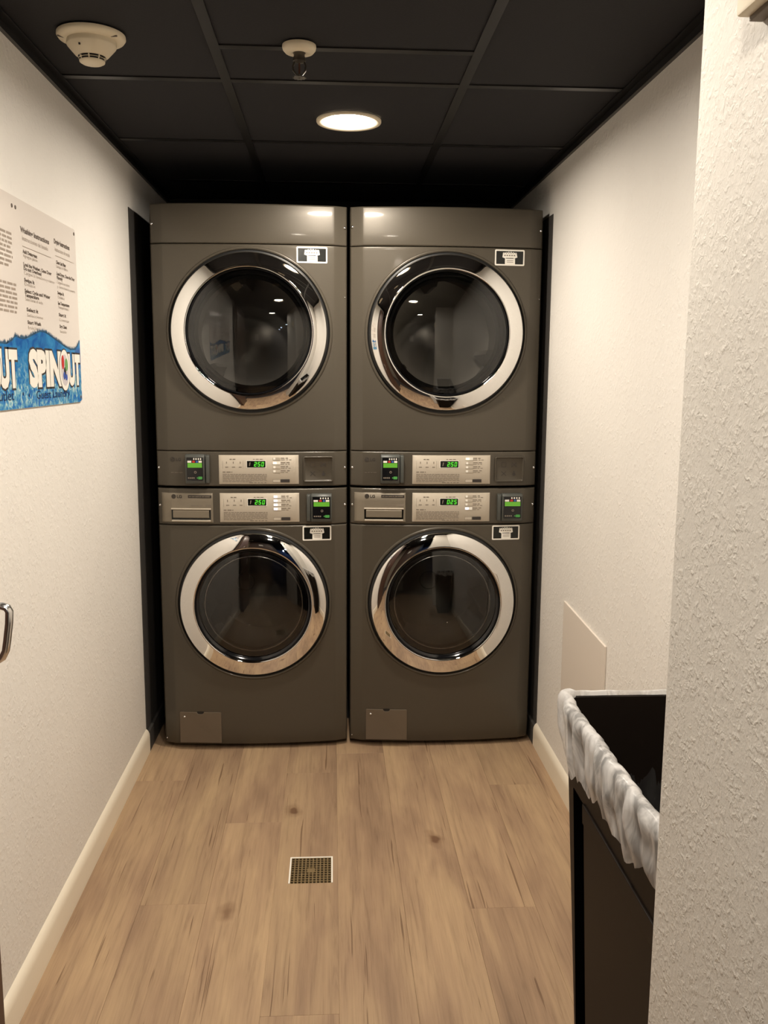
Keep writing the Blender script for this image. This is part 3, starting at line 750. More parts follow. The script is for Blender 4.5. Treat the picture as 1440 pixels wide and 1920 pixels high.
def make_washer(x, label, digits, leds):
    t = empty('washing_machine', (x, 0, 0.0), label, 'washing machine')
    cabinet(t, 0.016, 0.989)
    tuck = lambda xx, z: 0.010*max(0, (0.07-z)/0.055)**2 if z < 0.07 else 0
    skin(0.018, 0.8535, 0.006, hole=(0.5615, 0.281), extra=tuck, back=0.12).build('front_panel', M_BODY, t, smooth=1.2)
    skin(0.8555, 0.9875, 0.0055, back=0.12).build('control_fascia', M_BODY, t, smooth=1.2)
    door(t, 0.5610, 0.2745, 0.2095, 'washer')
    card_reader(t, 0.196, 0.286, 0.866, 0.9695, -1)
    label_panel(t, -0.116, 0.169, 0.8655, 0.9715, digits, leds, 'washer')
    # detergent drawer
    x0, x1, z0, z1 = -0.327, -0.140, 0.8635, 0.9715
    dr = MB()
    hx0, hx1, hz0, hz1 = -0.290, -0.148, 0.8700, 0.9130
    xs = [x0, x0+0.0008, x0+0.002, -0.310, hx0, hx0+0.004, -0.26, -0.23, -0.20, -0.17, hx1-0.004, hx1, x1-0.002, x1-0.0008, x1]
    zs = [z0, z0+0.0008, z0+0.002, hz0, hz0+0.005, hz1-0.003, hz1, 0.94, z1-0.002, z1-0.0008, z1]
    def inside(xx, zz): return hx0 < xx < hx1 and hz0 < zz < hz1
    vs = []
    for j, z in enumerate(zs):
        ej = min(j, len(zs)-1-j)
        for i, xx in enumerate(xs):
            e = {0: 1.0, 1: 0.3}.get(min(i, len(xs)-1-i, ej), 0.0)
            vs.append((xx, prof(xx)-0.0035*(1-e), z))
    n = len(xs)
    fs = [(j*n+i, j*n+i+1, (j+1)*n+i+1, (j+1)*n+i) for j in range(len(zs)-1) for i in range(n-1)
          if not inside((xs[i]+xs[i+1])/2, (zs[j]+zs[j+1])/2)]
    d = dr.add(vs, fs).build('detergent_drawer', M_DRAWER, t, smooth=1.0)
    yh = -0.0012
    drape(MB().box(hx0, hx1, yh-0.0008, yh-0.0003, hz0, hz1)).build('handle_recess', M_LCD, d)
    drape(MB().prism([(yh-0.0015, hz0+0.010), (yh-0.0075, hz0+0.0125), (yh-0.0085, hz1-0.006), (yh-0.0020, hz1+0.001)], 'x', hx0+0.006, hx1-0.006)).build('pull_flap', M_DRAWER, d, bevel=0.001)
    drape(MB().prism([(yh-0.0020, hz1-0.003), (yh-0.0095, hz1-0.001), (yh-0.0095, hz1+0.0015), (yh-0.0020, hz1+0.0035)], 'x', hx0-0.001, hx1+0.001)).build('upper_lip', M_SILVER, d, bevel=0.0007)
    drape(MB().prism([(yh-0.0010, hz0-0.003), (yh-0.0085, hz0-0.002), (yh-0.0095, hz0+0.002), (yh-0.0010, hz0+0.0045)], 'x', hx0+0.001, hx1-0.001)).build('lower_lip', M_SILVER, d, bevel=0.0009)
    logo(d, -0.289, 0.9585, 0.0082, 0.0036)
    mb = MB(); ym = -0.0042
    for a in range(4): mb.box(-0.229+0.021*a, -0.208+0.021*a, ym-0.0003, ym+0.001, 0.9535, 0.9635, 0)
    mb.box(-0.166, -0.146, ym, ym+0.001, 0.9225, 0.9300, 2); drape(mb)
    rng = random.Random(3); words(mb, -0.226, -0.148, 0.9570, 0.0028, 1, yofs=0.0052, rng=rng, gap=0.002)
    words(mb, -0.219, -0.176, 0.9245, 0.0030, 2, yofs=0.0040, rng=rng, gap=0.002)
    tag(mb.build('drawer_print', [M_INK2, M_INK, M_INK], d, fix=False), kind='stuff')
    sticker(t, 0.180, 0.284, 0.796, 0.850)
    h = MB()
    hx0, hx1, hz0, hz1 = -0.282, -0.127, 0.0285, 0.1475
    cxm = (hx0+hx1)/2
    pl = [(hx0, hz0), (hx1, hz0), (hx1, hz1-0.003), (hx1-0.003, hz1), (cxm+0.013, hz1), (cxm+0.011, hz1-0.005), (cxm+0.006, hz1-0.0075), (cxm-0.006, hz1-0.0075), (cxm-0.011, hz1-0.005), (cxm-0.013, hz1), (hx0+0.003, hz1), (hx0, hz1-0.003)]
    yh = 0.0; hinge = MB()
    hinge.prism(pl, 'y', 0.004, yh-0.0035, 0); drape(hinge)
    hc = hinge.build('drain_pump_cover', M_HATCH, t, bevel=0.0012)
    drape(MB().prism(rrect(cxm-0.013, cxm+0.013, hz1-0.009, hz1+0.003, 0.003), 'y', 0.004, yh-0.0008)).build('finger_notch', M_RUBBER, hc)
    MB().lathe([(0.0045, 0.0), (0.0040, -0.002), (0.0003, -0.003)], 14, 'y', (hx0+0.018, prof(hx0+0.018)-0.0035, hz1-0.018)).build('screw', M_CHROME2, hc, smooth=1.2)
    for sx in (-0.3335, 0.3335): screw(t, sx, 0.925)
    screw(t, -0.3340, 0.040, 0.003)
    for fx in (-0.29, 0.29):
        for fy in (0.12, 0.66): MB().lathe([(0.020, 0.020), (0.020, 0.002), (0.024, 0.0), (0.001, 0.0)], 16, 'z', (fx, fy, 0)).build('foot', M_RUBBER, t)
    return t
XC = 0.3472
make_washer(-XC, 'taupe metal front-load washing machine at floor level on the left, its display reading 2:50', '250', (0, 1, 2, 3))
make_washer(XC, 'taupe metal front-load washing machine at floor level on the right, its display reading 0:25', '025', (3,))
make_dryer(-XC, 'taupe metal front-load dryer stacked on the left washing machine, beside the poster wall', '250', (1,))
make_dryer(XC, 'taupe metal front-load dryer stacked on the right washing machine', '250', (0,))

# ============================================================ FLOOR DRAIN
t = empty('floor_drain', ((DX0+DX1)/2, (DY0+DY1)/2, 0), 'square metal grate of a floor drain, set in the wood planks with a white edge', 'floor drain')
cx, cy = (DX0+DX1)/2, (DY0+DY1)/2; w, l = (DX1-DX0)/2, (DY1-DY0)/2
fr = MB(); e = 0.0045
fr.box(-w, w, l-e, l, -0.004, 0.0012).box(-w, -w+e, -l+0.001, l-e, -0.004, 0.0012).box(w-e, w, -l+0.001, l-e, -0.004, 0.0012)
fr.build('white_edge', M_WHITE, t, bevel=0.0006)
MB().box(-w+e, w-e, -l, l-e, -0.0058, -0.0052).build('pit', M_LCD, t)
gr = MB(); n = 11; bw = 0.0018
X0, X1, Y0, Y1 = -w+e, w-e, -l+0.001, l-e
for k in range(n+1):
    x = X0+(X1-X0)*k/n; gr.box(max(X0, x-bw), min(X1, x+bw), Y0, Y1, -0.0035, -0.0005)
    y = Y0+(Y1-Y0)*k/n; gr.box(X0, X1, max(Y0, y-bw), min(Y1, y+bw), -0.0036, -0.0006)
gr.box(-0.011, 0.011, (Y0+Y1)/2-0.011, (Y0+Y1)/2+0.011, -0.003, -0.0003)
gr.build('grate', M_BRASS, t)

# ============================================================ POSTER ON THE LEFT WALL
PX = XL+0.0035
PY0, PY1, PZ0, PZ1 = -1.43, -0.6815, 1.3165, 1.7745
t = empty('poster', (XL, (PY0+PY1)/2, PZ0), 'glossy laundry instruction sign with a blue wave band and bubble letters, left wall', 'poster')
t_off = Vector((-XL, -(PY0+PY1)/2, -PZ0))
def pb(mb, name, mats, **k): return mb.build(name, mats, t, loc=tuple(t_off), fix=False, **k)
M_SHEET = mat('laminate_sheet', srgb(238, 230, 222), 0.2, coat=0.25)
mb = MB(); mb.prism([(p[0], p[1]) for p in rrect(PY0, PY1, PZ0, PZ1, 0.012)], 'x', XL+0.0005, PX); mb.build('sheet', M_SHEET, t, loc=tuple(t_off))
M_WAVE = mat('wave_print', srgb(40, 120, 185), 0.25, coat=0.3)
_v = mapping(M_WAVE); _n = noise(M_WAVE, 55, 4, 0.6, _v, 0.8)
_n2 = noise(M_WAVE, 14, 3, 0.6, mapping(M_WAVE, (1, 1, 2.2)), 1.0)
_sx = N(M_WAVE, 'ShaderNodeSeparateXYZ'); LK(M_WAVE, mapping(M_WAVE), _sx.inputs[0])
_mr = N(M_WAVE, 'ShaderNodeMapRange'); LK(M_WAVE, _sx.outputs[2], _mr.inputs[0]); _mr.inputs[1].default_value = 1.44; _mr.inputs[2].default_value = 1.37
_c1 = ramp(M_WAVE, _n2.outputs[0], [(0.35, srgb(24, 92, 168)), (0.55, srgb(46, 132, 196)), (0.7, srgb(60, 146, 205))])
_c2 = ramp(M_WAVE, _n.outputs[0], [(0.34, srgb(20, 88, 178)), (0.46, srgb(50, 134, 196)), (0.54, srgb(104, 172, 200)), (0.64, srgb(196, 224, 224))])
_mx = N(M_WAVE, 'ShaderNodeMix', data_type='RGBA'); LK(M_WAVE, _mr.outputs[0], _mx.inputs[0]); LK(M_WAVE, _c1.outputs[0], _mx.inputs[6]); LK(M_WAVE, _c2.outputs[0], _mx.inputs[7])
LK(M_WAVE, _mx.outputs[2], bsdf(M_WAVE).inputs['Base Color'])
crest = [(-1.43, 1.468), (-1.40, 1.474), (-1.36, 1.478), (-1.32, 1.468), (-1.285, 1.459), (-1.247, 1.459), (-1.215, 1.466), (-1.187, 1.477), (-1.165, 1.474), (-1.134, 1.473), (-1.10, 1.478), (-1.06, 1.487), (-1.02, 1.494), (-0.985, 1.495), (-0.95, 1.489),
         (-0.9177, 1.483), (-0.87, 1.474), (-0.82, 1.464), (-0.77, 1.458), (-0.73, 1.460), (-0.705, 1.470), (-0.6815, 1.485)]
mb = MB()
bot = [(y, PZ0 if PY0+0.012 < y < PY1-0.012 else PZ0+0.006) for y, z in crest]
vs = [(PX+0.0003, y, z) for y, z in crest]+[(PX+0.0003, y, z) for y, z in bot]; n = len(crest)
mb.add(vs, [(i, i+1, n+i+1, n+i) for i in range(n-1)]); pb(mb, 'wave_band', M_WAVE)
mb = MB(); rng = random.Random(11)                     # ragged dark spray along the crest
for (a, b), (c, d) in zip(crest[:-1], crest[1:]):
    m_ = max(2, int((c-a)/0.0045))
    for k in range(m_):
        u = k/m_; y = a+(c-a)*u; z = b+(d-b)*u
        hgt = rng.uniform(0.002, 0.008); w_ = rng.uniform(0.002, 0.005)
        mb.add([(PX+0.0005, y-w_, z-0.0035), (PX+0.0005, y+w_, z-0.0035), (PX+0.0005, y+rng.uniform(-w_, w_), z+hgt)], [(0, 1, 2)])
tag(pb(mb, 'crest_spray', mat('spray_ink', srgb(52, 92, 120), 0.4)), kind='stuff')

def bubble(y0, y1, z0, z1, s, name):
    """fat white letters with a dark outline, the O of SPINOUT a porthole of clothes"""
    H = z1-z0; size = H/0.70
    vs, fs = text_mesh(s, size, offset=size*0.035)
    xs_ = [v[0] for v in vs]; a, b = min(xs_), max(xs_); k = (y1-y0)/(b-a)
    for off, x, mi, nm in ((0.105, PX+0.0006, 0, name+'_outline'), (0.062, PX+0.0009, 0, name)):
        vs, fs = text_mesh(s, size, offset=size*off)
        mb = MB(); mb.add([(x, y0+(v[0]-a)*k, z0+v[1]) for v in vs], fs)
        pb(mb, nm, M_INK2 if nm.endswith('outline') else M_WHITE)
for yo in (0.0, -0.497):
    if yo == 0: bubble(-1.108, -0.868, 1.368, 1.444, 'SPIN', 'lettering')
    else: bubble(-1.405, -1.365, 1.368, 1.444, 'N', 'lettering')
    bubble(-0.800+yo, -0.692+yo, 1.368, 1.440, 'UT', 'lettering')
    cyo, czo = -0.836+yo, 1.402
    mb = MB()
    def ell(ry, rz, x, mi, n=36, dy=0, dz=0):
        mb.add([(x, cyo+dy+ry*math.cos(2*PI*k/n), czo+dz+rz*math.sin(2*PI*k/n)) for k in range(n)], [tuple(range(n))], mi)
    ell(0.047, 0.055, PX+0.0011, 1); ell(0.044, 0.052, PX+0.0013, 0); ell(0.032, 0.040, PX+0.0015, 5)
    for (dy, dz, ry, rz, mi) in ((-0.016, 0.020, 0.011, 0.018, 2), (0.014, 0.014, 0.013, 0.016, 3), (0.0, -0.006, 0.010, 0.014, 1), (-0.008, -0.014, 0.008, 0.010, 4), (0.010, -0.018, 0.009, 0.008, 4)):
        ell(ry, rz, PX+0.0017+0.0001*mi, mi, 20, dy, dz)
    pb(mb, 'porthole', [M_WHITE, M_INK2, M_RED, M_GREEN, M_BLUE, mat('porthole_grey', srgb(205, 198, 200), 0.4)])
M_NAVY = mat('navy_ink', srgb(24, 50, 92), 0.4)
for _s, _y, _z, _h, _k in (('Guest Laundry', -1.070, 1.3345, 0.028, 1.62), ('Outlet', -1.350, 1.3365, 0.030, 1.62), ('\u2022', -1.165, 1.338, 0.030, 1), ('\u2022', -1.125, 1.334, 0.030, 1)):
    mb = MB(); text_x(mb, _s, PX+0.0008, _y, _z, _h, sx=_k, offset=0.0002)
    pb(mb, 'caption' if _k > 1 else 'bullet', M_NAVY)

M_TXT = mat('poster_black', srgb(92, 80, 70), 0.4); M_TXT2 = mat('poster_grey', srgb(160, 147, 134), 0.4)
def row(y, z, s, size, mi, width=None):
    vs, fs = text_mesh(s, size, offset=size*(0.035 if mi == 0 else 0.0), res=2)
    k = 1.0
    if width:
        b = max(v[0] for v in vs); k = width/b
    TX.add([(PX+0.0004, y+v[0]*k, z+v[1]) for v in vs], fs, mi)
TX = MB()
# (y start, y end, z baseline) measured on the sign
row(-1.120, 1.7050, 'Washing Instructions', 0.0165, 0, 0.205)
row(-1.112, 1.6880, 'Instrucciones de lavado', 0.0145, 1, 0.185)
row(-0.875, 1.7140, 'Drying Instructions', 0.0165, 0, 0.135)
row(-0.870, 1.6960, 'Instrucciones de secado', 0.0145, 1, 0.130)
TX.box(PX+0.0003, PX+0.0005, -1.112, -0.905, 1.6740, 1.6755, 1)
TX.box(PX+0.0003, PX+0.0005, -0.868, -0.705, 1.6840, 1.6855, 1)
wash = [(1.654, 'Add Detergent', 0.10, 0), (1.641, 'Agregue jabon', 0.10, 1), (1.612, 'Load the Washer, Close Door', 0.205, 0), (1.598, 'Do not Overload', 0.125, 0), (1.584, 'Cargue la lavadora y cierre', 0.225, 1),
        (1.560, 'Swipe It', 0.070, 0), (1.547, 'Deslice', 0.075, 1), (1.524, 'Select Cycle and Water', 0.185, 0), (1.510, 'Temperature', 0.098, 0), (1.4965, 'Seleccione el ciclo', 0.125, 1)]
dry = [(1.668, 'Clean Lint Filter', 0.085, 0), (1.655, 'Limpie el filtro', 0.10, 1), (1.630, 'Load Dryer, Close the Door', 0.160, 0), (1.616, 'Firmly', 0.050, 0), (1.602, 'Cargue la secadora', 0.110, 1), (1.587, 'y cierre bien la puerta', 0.160, 1),
       (1.565, 'Swipe It', 0.055, 0), (1.551, 'Deslice', 0.060, 1), (1.530, 'Set Temperature', 0.100, 0), (1.517, 'Temperatura', 0.095, 1)]
# stretch both lists over the height they cover on the sign
def remap(lst, za, zb):
    a, b = lst[0][0], lst[-1][0]; return [(za+(z-a)*(zb-za)/(b-a), s, w_, mi) for z, s, w_, mi in lst]
for z, s, w_, mi in remap(wash, 1.6600, 1.5560): row(-1.112, z, s, 0.0115 if mi == 0 else 0.0105, mi, w_)
for z, s, w_, mi in remap(dry, 1.6660, 1.5560): row(-0.865, z, s, 0.0115 if mi == 0 else 0.0105, mi, w_)
for y, z, s, w_, mi in ((-1.106, 1.5330, 'Select It', 0.082, 0), (-1.106, 1.5210, 'Seleccione', 0.115, 1), (-1.104, 1.5050, 'Start Wash', 0.095, 0), (-1.104, 1.4935, 'Inicie', 0.075, 1),
                        (-0.862, 1.5370, 'Start It', 0.062, 0), (-0.862, 1.5250, 'Comenzar', 0.090, 1), (-0.860, 1.5080, 'Dry Clean', 0.062, 0), (-0.860, 1.4960, 'Secado', 0.058, 1)):
    row(y, z, s, 0.0115 if mi == 0 else 0.0105, mi, w_)
rng = random.Random(2)
for k in range(8): 
    y = -1.42
    while y < -1.185-0.02*(k == 7): w_ = rng.uniform(0.012, 0.04); TX.box(PX+0.0003, PX+0.0005, y, min(y+w_, -1.18), 1.688-0.0098*k, 1.693-0.0098*k, 1); y += w_+0.006
for k in range(7):
    y = -1.42
    while y < -1.175: w_ = rng.uniform(0.012, 0.04); TX.box(PX+0.0003, PX+0.0005, y, min(y+w_, -1.165), 1.582-0.0098*k, 1.587-0.0098*k, 1); y += w_+0.006
tag(pb(TX, 'printed_text', [M_TXT, M_TXT2]), kind='stuff')
mb = MB()
for y, z in ((-1.168, 1.752), (-1.146, 1.752), (-0.694, 1.7625), (-0.694, 1.330)):
    mb = MB(); mb.lathe([(0.0045, 0), (0.0042, 0.0012), (0.0003, 0.0014)], 14, 'x', (PX, y, z)); pb(mb, 'fixing_screw', M_TXT)


# ============================================================ SMOKE DETECTOR
t = empty('smoke_detector', (-0.585, -1.085, ZC), 'cream round smoke detector on the black ceiling, near the left wall', 'smoke detector')
MB().lathe([(0.001, 0), (0.073, 0.0), (0.0735, -0.005), (0.070, -0.010), (0.058, -0.0135), (0.0525, -0.014)], 56, 'z').build('base', M_PLASTIC, t, smooth=0.9)
MB().lathe([(0.0525, -0.013), (0.0535, -0.022), (0.052, -0.025), (0.045, -0.033), (0.036, -0.043), (0.030, -0.0465)], 56, 'z').build('body', M_PLASTIC, t, smooth=0.6)
sl = MB()
for z in (-0.048, -0.052): sl.lathe([(0.0265, z+0.001), (0.0265, z-0.001)], 40, 'z')
sl.lathe([(0.0300, -0.0465), (0.0255, -0.0470), (0.0255, -0.0548)], 40, 'z'); sl.build('sensing_slots', M_INK2, t, smooth=0.6)
vn = MB()
for k in range(8):
    a = 2*PI*k/8; c, s = math.cos(a), math.sin(a)
    P = lambda r, q, z: (r*c-q*s, r*s+q*c, z)
    vn.add([P(0.0255, -0.0014, -0.047), P(0.0255, 0.0014, -0.047), P(0.030, 0.0014, -0.047), P(0.030, -0.0014, -0.047),
            P(0.0255, -0.0014, -0.055), P(0.0255, 0.0014, -0.055), P(0.0262, 0.0014, -0.055), P(0.0262, -0.0014, -0.055)], [(0, 1, 2, 3), (4, 5, 6, 7), (0, 1, 5, 4), (1, 2, 6, 5), (2, 3, 7, 6), (3, 0, 4, 7)])
vn.lathe([(0.0285, -0.0498), (0.0292, -0.0506), (0.0285, -0.0512)], 40, 'z')
vn.build('cage', M_PLASTIC, t)
MB().lathe([(0.0275, -0.0545), (0.027, -0.057), (0.022, -0.0600), (0.010, -0.0620), (0.0004, -0.0622)], 40, 'z').build('cap', M_PLASTIC, t, smooth=1.0)
MB().lathe([(0.0022, 0.002), (0.0022, -0.0015), (0.0003, -0.002)], 10, 'z', (-0.015, -0.044, -0.033)).build('status_lamp', M_INK2, t)
for a in (200, 330):
    c, s = math.cos(math.radians(a)), math.sin(math.radians(a))
    MB().box(-0.009, 0.009, -0.0012, 0.0012, -0.0135, -0.0105).build('base_slot', M_INK, t, loc=(0.063*c, 0.063*s, 0)).rotation_euler = (0, 0, math.radians(a+20))

# ============================================================ SPRINKLER
t = empty('fire_sprinkler', (-0.131, -1.055, ZC), 'fire sprinkler head hanging from a cream ceiling cup, ahead of the lit downlight', 'sprinkler')
MB().lathe([(0.038, 0.0), (0.0385, -0.004), (0.037, -0.010), (0.032, -0.0155), (0.022, -0.0185), (0.014, -0.0165), (0.0135, -0.006)], 48, 'z').build('escutcheon', M_PLASTIC, t, smooth=1.0)
M_BRZ = mat('sprinkler_metal', srgb(98, 92, 84), 0.3, metal=0.7)
MB().lathe([(0.0125, -0.004), (0.0125, -0.026), (0.0145, -0.0262), (0.0145, -0.034), (0.011, -0.036), (0.006, -0.038), (0.001, -0.038)], 24, 'z').build('neck', M_BRZ, t, smooth=0.7)
for s in (-1, 1):
    pts = [(0.0125, -0.034), (0.0165, -0.045), (0.0155, -0.054), (0.006, -0.066), (0.003, -0.066), (0.0115, -0.053), (0.0125, -0.045), (0.0085, -0.034)]
    MB().prism([(s*a, b) for a, b in pts], 'y', -0.003, 0.003).build('frame_arm', M_BRZ, t, bevel=0.0006)
MB().lathe([(0.0022, -0.038), (0.0022, -0.062)], 10, 'z', caps=True).build('bulb', mat('bulb_amber', srgb(90, 62, 50), 0.1), t)
df = MB(); nT = 24
pts = [((0.0165 if k % 2 else 0.0125)*math.cos(2*PI*k/nT), (0.0165 if k % 2 else 0.0125)*math.sin(2*PI*k/nT)) for k in range(nT)]
df.prism(pts, 'z', -0.0695, -0.0680); df.lathe([(0.006, -0.062), (0.006, -0.068), (0.001, -0.071)], 16, 'z'); df.build('deflector', M_BRZ, t)

# ============================================================ ACCESS PANEL (right wall)
o = MB().prism([(-0.3525, 0.32), (-0.8100, 0.32), (-0.8100, 0.639), (-0.3525, 0.6555)], 'x', XR-0.007, XR-0.0002).build('access_panel', mat('panel_white', srgb(222, 212, 200), 0.5), bevel=0.0015)
tag(o, 'plain white flat access panel on the right wall above the trash bin', 'access panel')

# ============================================================ WALL BOX (top right corner)
t = empty('wall_box', (XN, -2.335, 1.80), 'white plastic box on the near right wall, top right corner of the photo', 'wall box')
mb = MB(); mb.box(-0.026, 0.0, -0.060, 0.058, -0.045, 0.055); mb.build('cover', M_PLASTIC, t, bevel=0.004, smooth=0.6)
MB().box(-0.014, 0.0, -0.054, 0.052, -0.050, -0.0445).build('shadow_strip', M_INK, t, bevel=0.001)  # grey strip added under the cover to stand for its shadow

# ============================================================ BROWN DOOR LEAF, OPEN AGAINST THE LEFT WALL
t = empty('door_2', (-0.6975, -2.12, 0.0), kind='structure')
MB().box(-0.0225, 0.0225, -0.455, 0.455, 0.012, 2.05).build('leaf', M_BROWN, t, bevel=0.002)
hd = MB()
def tube(mb, pts, r, n=12, rz=None):
    rings = []
    for i, p in enumerate(pts):
        p = Vector(p); a = Vector(pts[max(0, i-1)]); b = Vector(pts[min(len(pts)-1, i+1)])
        d = (b-a).normalized(); u = d.cross(Vector((0, 1, 0))); u.normalize(); v = d.cross(u)
        for k in range(n):
            an = 2*PI*k/n; rings.append(tuple(p+u*(r*math.cos(an))+v*((rz or r)*math.sin(an))))
    m = len(pts)
    fs = [(i*n+k, i*n+(k+1) % n, (i+1)*n+(k+1) % n, (i+1)*n+k) for i in range(m-1) for k in range(n)]+[tuple(range(n)), tuple(range((m-1)*n, m*n))]
    mb.add(rings, fs)
hz = 1.006
arc_pts = [(0.002, 0, hz), (0.062, 0, hz), (0.070, 0, hz-0.003), (0.0735, 0, hz-0.010), (0.072, 0, hz-0.030), (0.067, 0, hz-0.062), (0.064, 0, hz-0.078), (0.058, 0, hz-0.090), (0.048, 0, hz-0.097), (0.030, 0, hz-0.099), (0.002, 0, hz-0.099)]
tube(hd, arc_pts, 0.0062, 12, 0.010)
h_ = hd.build('door_handle', M_CHROME2, t, smooth=0.9); h_.location = (0.020, 0.400, 0)
for dz in (0, -0.099): MB().lathe([(0.013, 0.0), (0.013, 0.003), (0.010, 0.005), (0.002, 0.005)], 20, 'x', (0.0225, 0.400, hz+dz)).build('handle_rose', M_CHROME2, t, smooth=0.6)

# ============================================================ TRASH BIN
BX0, BX1, BY0, BY1, BH = 0.408, 0.690, -2.075, -1.512, 0.755
t = empty('trash_bin', ((BX0+BX1)/2, (BY0+BY1)/2, 0), 'tall slim dark brown plastic trash bin beside the right wall, behind the near wall', 'trash bin')
bcx, bcy = (BX0+BX1)/2, (BY0+BY1)/2; hw, hl = (BX1-BX0)/2, (BY1-BY0)/2
def ring_at(z, ins=0.0, r=0.025, n=5):
    k = 0.036*(1-z/BH)                                   # taper towards the floor
    return [(x, y, z) for x, y in rrect(-hw+k+ins, hw-k-ins, -hl+k+ins, hl-k-ins, r, n)]
mb = MB(); R_ = [ring_at(0.0), ring_at(0.30), ring_at(0.60), ring_at(BH-0.03), ring_at(BH-0.028, -0.004), ring_at(BH, -0.004), ring_at(BH, 0.006), ring_at(0.02, 0.006)]
n = len(R_[0]); vs = [v for r in R_ for v in r]
mb.add(vs, [(i*n+k, i*n+(k+1) % n, (i+1)*n+(k+1) % n, (i+1)*n+k) for i in range(len(R_)-1) for k in range(n)]+[tuple(range(n)), tuple(range((len(R_)-1)*n, len(R_)*n))])
mb.build('bin_body', M_BIN, t, smooth=0.5)
def kx(z): return -hw+0.036*(1-z/BH)
def side_plate(name, ya, yb, za, zb, d, m, top_slope=0.0):
    mb = MB()
    P = lambda y, z, q: (kx(z)-q, y-bcy, z)
    zt = zb+top_slope
    mb.add([P(ya, za, 0.0002), P(yb, za, 0.0002), P(yb, zt, 0.0002), P(ya, zb, 0.0002), P(ya, za, d), P(yb, za, d), P(yb, zt, d), P(ya, zb, d)],
           [(4, 5, 6, 7), (0, 1, 5, 4), (1, 2, 6, 5), (2, 3, 7, 6), (3, 0, 4, 7)])
    return mb.build(name, m, t, bevel=0.0015)
side_plate('vent_channel', -1.652, -1.580, 0.02, 0.592, 0.0006, M_GROOVE)  # flat plate, not cut in; shade of the recess is its black colour
side_plate('side_rib', -2.06, -1.655, 0.556, 0.596, 0.004, M_BIN)
side_plate('side_panel', -2.06, -1.655, 0.02, 0.554, 0.0015, M_BIN)

# liner: clear bag inside, gathered cuff folded over the rim
M_FILM = glass_mat('clear_film', (0.80, 0.82, 0.84, 1), 1.6, 0.3, 1.0)
M_CUFF = bpy.data.materials.new('cuff_plastic'); M_CUFF.use_nodes = True
_b = bsdf(M_CUFF); _b.inputs['Base Color'].default_value = (0.86, 0.85, 0.84, 1); _b.inputs['Roughness'].default_value = 0.28
_tl = N(M_CUFF, 'ShaderNodeBsdfTranslucent'); _tl.inputs[0].default_value = (0.9, 0.9, 0.9, 1)
_tp = N(M_CUFF, 'ShaderNodeBsdfTransparent')
_m1 = N(M_CUFF, 'ShaderNodeMixShader'); _m1.inputs[0].default_value = 0.25; LK(M_CUFF, _b.outputs[0], _m1.inputs[1]); LK(M_CUFF, _tl.outputs[0], _m1.inputs[2])
_m2 = N(M_CUFF, 'ShaderNodeMixShader'); LK(M_CUFF, _m1.outputs[0], _m2.inputs[1]); LK(M_CUFF, _tp.outputs[0], _m2.inputs[2])
_nn = noise(M_CUFF, 22, 3, 0.6, mapping(M_CUFF, (1, 1, 0.5)), 1.0)
_rr = ramp(M_CUFF, _nn.outputs[0], [(0.38, (0.12, 0.12, 0.12, 1)), (0.62, (0.62, 0.62, 0.62, 1))]); LK(M_CUFF, _rr.outputs[0], _m2.inputs[0])
LK(M_CUFF, _m2.outputs[0], M_CUFF.node_tree.nodes['Material Output'].inputs[0])
from mathutils import noise as mn
def loop_pts(z, ins, n=220):
    """evenly spaced points round the rim, with outward normals"""
    k = 0.036*(1-z/BH); poly = rrect(-hw+k+ins, hw-k-ins, -hl+k+ins, hl-k-ins, max(0.004, 0.025-ins*0.5), 8)
    m = len(poly); seg = [math.dist(poly[i], poly[(i+1) % m]) for i in range(m)]; L = sum(seg); out = []
    i = 0; acc = 0
    for q in range(n):
        s = L*q/n
        while acc+seg[i] < s: acc += seg[i]; i += 1
        u = (s-acc)/max(seg[i], 1e-9); a, b = poly[i], poly[(i+1) % m]
        x, y = a[0]+(b[0]-a[0])*u, a[1]+(b[1]-a[1])*u
        out.append((x, y, q/n))
    return out
NL = 260
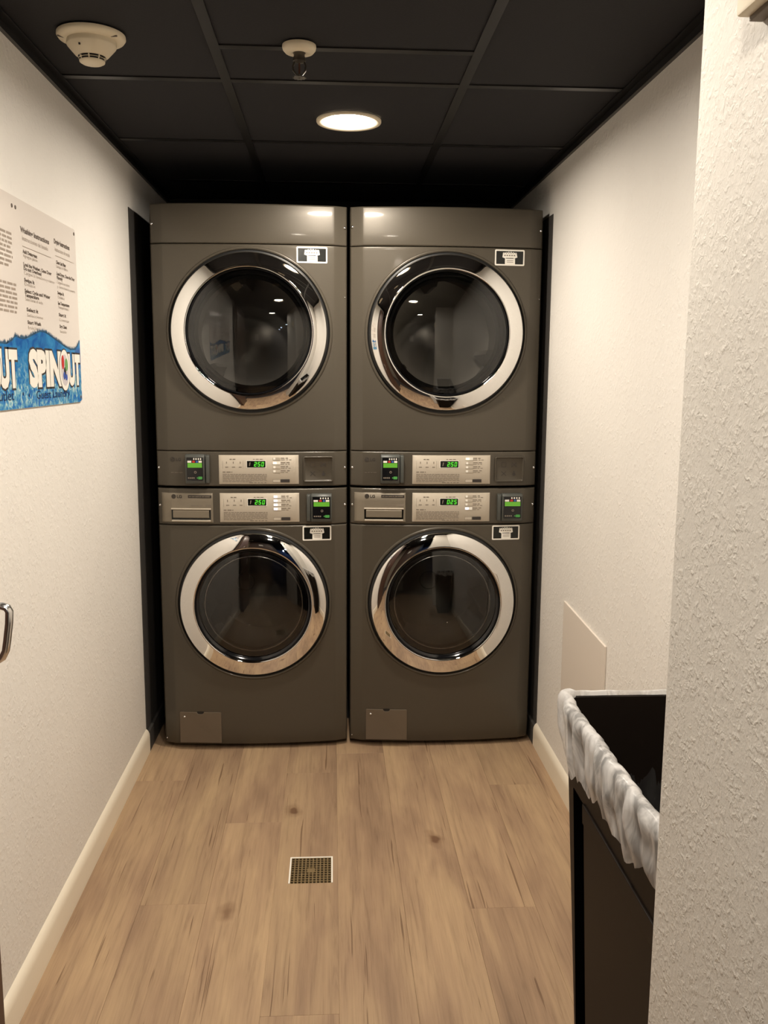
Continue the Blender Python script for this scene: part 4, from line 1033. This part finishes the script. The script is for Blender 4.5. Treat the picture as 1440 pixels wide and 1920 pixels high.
def liner_mesh(rows, amp_f, name, m):
    vs = []
    for (z, ins, amp, dz) in rows:
        for x, y, q in loop_pts(max(0.0, min(z, BH)), 0.0, NL):
            nrm = Vector((x/hw, y/hl, 0)); ax = abs(x)/hw; ay = abs(y)/hl
            nv = Vector((math.copysign(1, x) if ax > ay*0.999 else 0, math.copysign(1, y) if ay >= ax else 0, 0))
            e = min(1, max(0, (min(ax, ay)-0.85)/0.15))
            if e > 0: nv = Vector((math.copysign(1, x), math.copysign(1, y), 0)).normalized()*e+nv*(1-e)
            w1 = mn.noise(Vector((x*22, y*22, z*7+3)))*0.6+mn.noise(Vector((x*55+5, y*55, z*16)))*0.4+0.35*math.sin(q*2*PI*31+z*28+4*mn.noise(Vector((x*9, y*9, 1))))
            bw = max(min(1, max(0, (y/hl-0.93)/0.05))*min(1, max(0, (x/hw+0.93)/0.10)), min(1, max(0, (x/hw-0.9)/0.08)))
            rid = 0.5-abs(mn.noise(Vector((x*16+9, y*16, z*13))))*2.2
            d = (-ins+amp*(w1+(rid if name == 'cuff' else 0)))*(1-0.75*bw)
            zz = z+dz*(mn.noise(Vector((x*9+2, y*9, 7)))+0.5*mn.noise(Vector((x*30, y*30, 2))))
            if name == 'cuff': zz = zz*(1-bw)+(0.7585+(zz-0.7585)*(0.15 if ins > 0.006 else 1.0)*0.5)*bw if z > 0.74 else zz
            vs.append((x+nv.x*d, y+nv.y*d, zz))
    n = NL; mb = MB()
    mb.add(vs, [(i*n+k, i*n+(k+1) % n, (i+1)*n+(k+1) % n, (i+1)*n+k) for i in range(len(rows)-1) for k in range(n)])
    o = mb.build(name, m, par_liner, smooth=2.5, fix=False); return o
par_liner = empty('bin_liner', ((BX0+BX1)/2, (BY0+BY1)/2, BH), 'clear plastic bin liner with a crumpled white cuff folded over the brown trash bin', 'bin liner')
rows_in = [(z, 0.016, 0.006, 0.0) for z in (0.30, 0.36, 0.42, 0.48, 0.54, 0.60, 0.66, 0.71)]+[(0.745, 0.013, 0.004, 0)]
liner_in = liner_mesh(rows_in, 0, 'bag', M_FILM)
rows_out = [(0.745, 0.012, 0.004, 0.0), (0.760, 0.010, 0.004, 0.004), (0.768, 0.004, 0.004, 0.005), (0.771, -0.004, 0.004, 0.006), (0.768, -0.012, 0.004, 0.005), (0.757, -0.017, 0.005, 0.004),
            (0.742, -0.019, 0.006, 0.004), (0.727, -0.019, 0.007, 0.006), (0.712, -0.018, 0.008, 0.009), (0.697, -0.016, 0.008, 0.013), (0.682, -0.014, 0.008, 0.020), (0.668, -0.012, 0.007, 0.030), (0.655, -0.010, 0.005, 0.042)]
liner_out = liner_mesh(rows_out, 0, 'cuff', M_CUFF)
for o in (liner_in, liner_out): o.location = (0, 0, -BH)
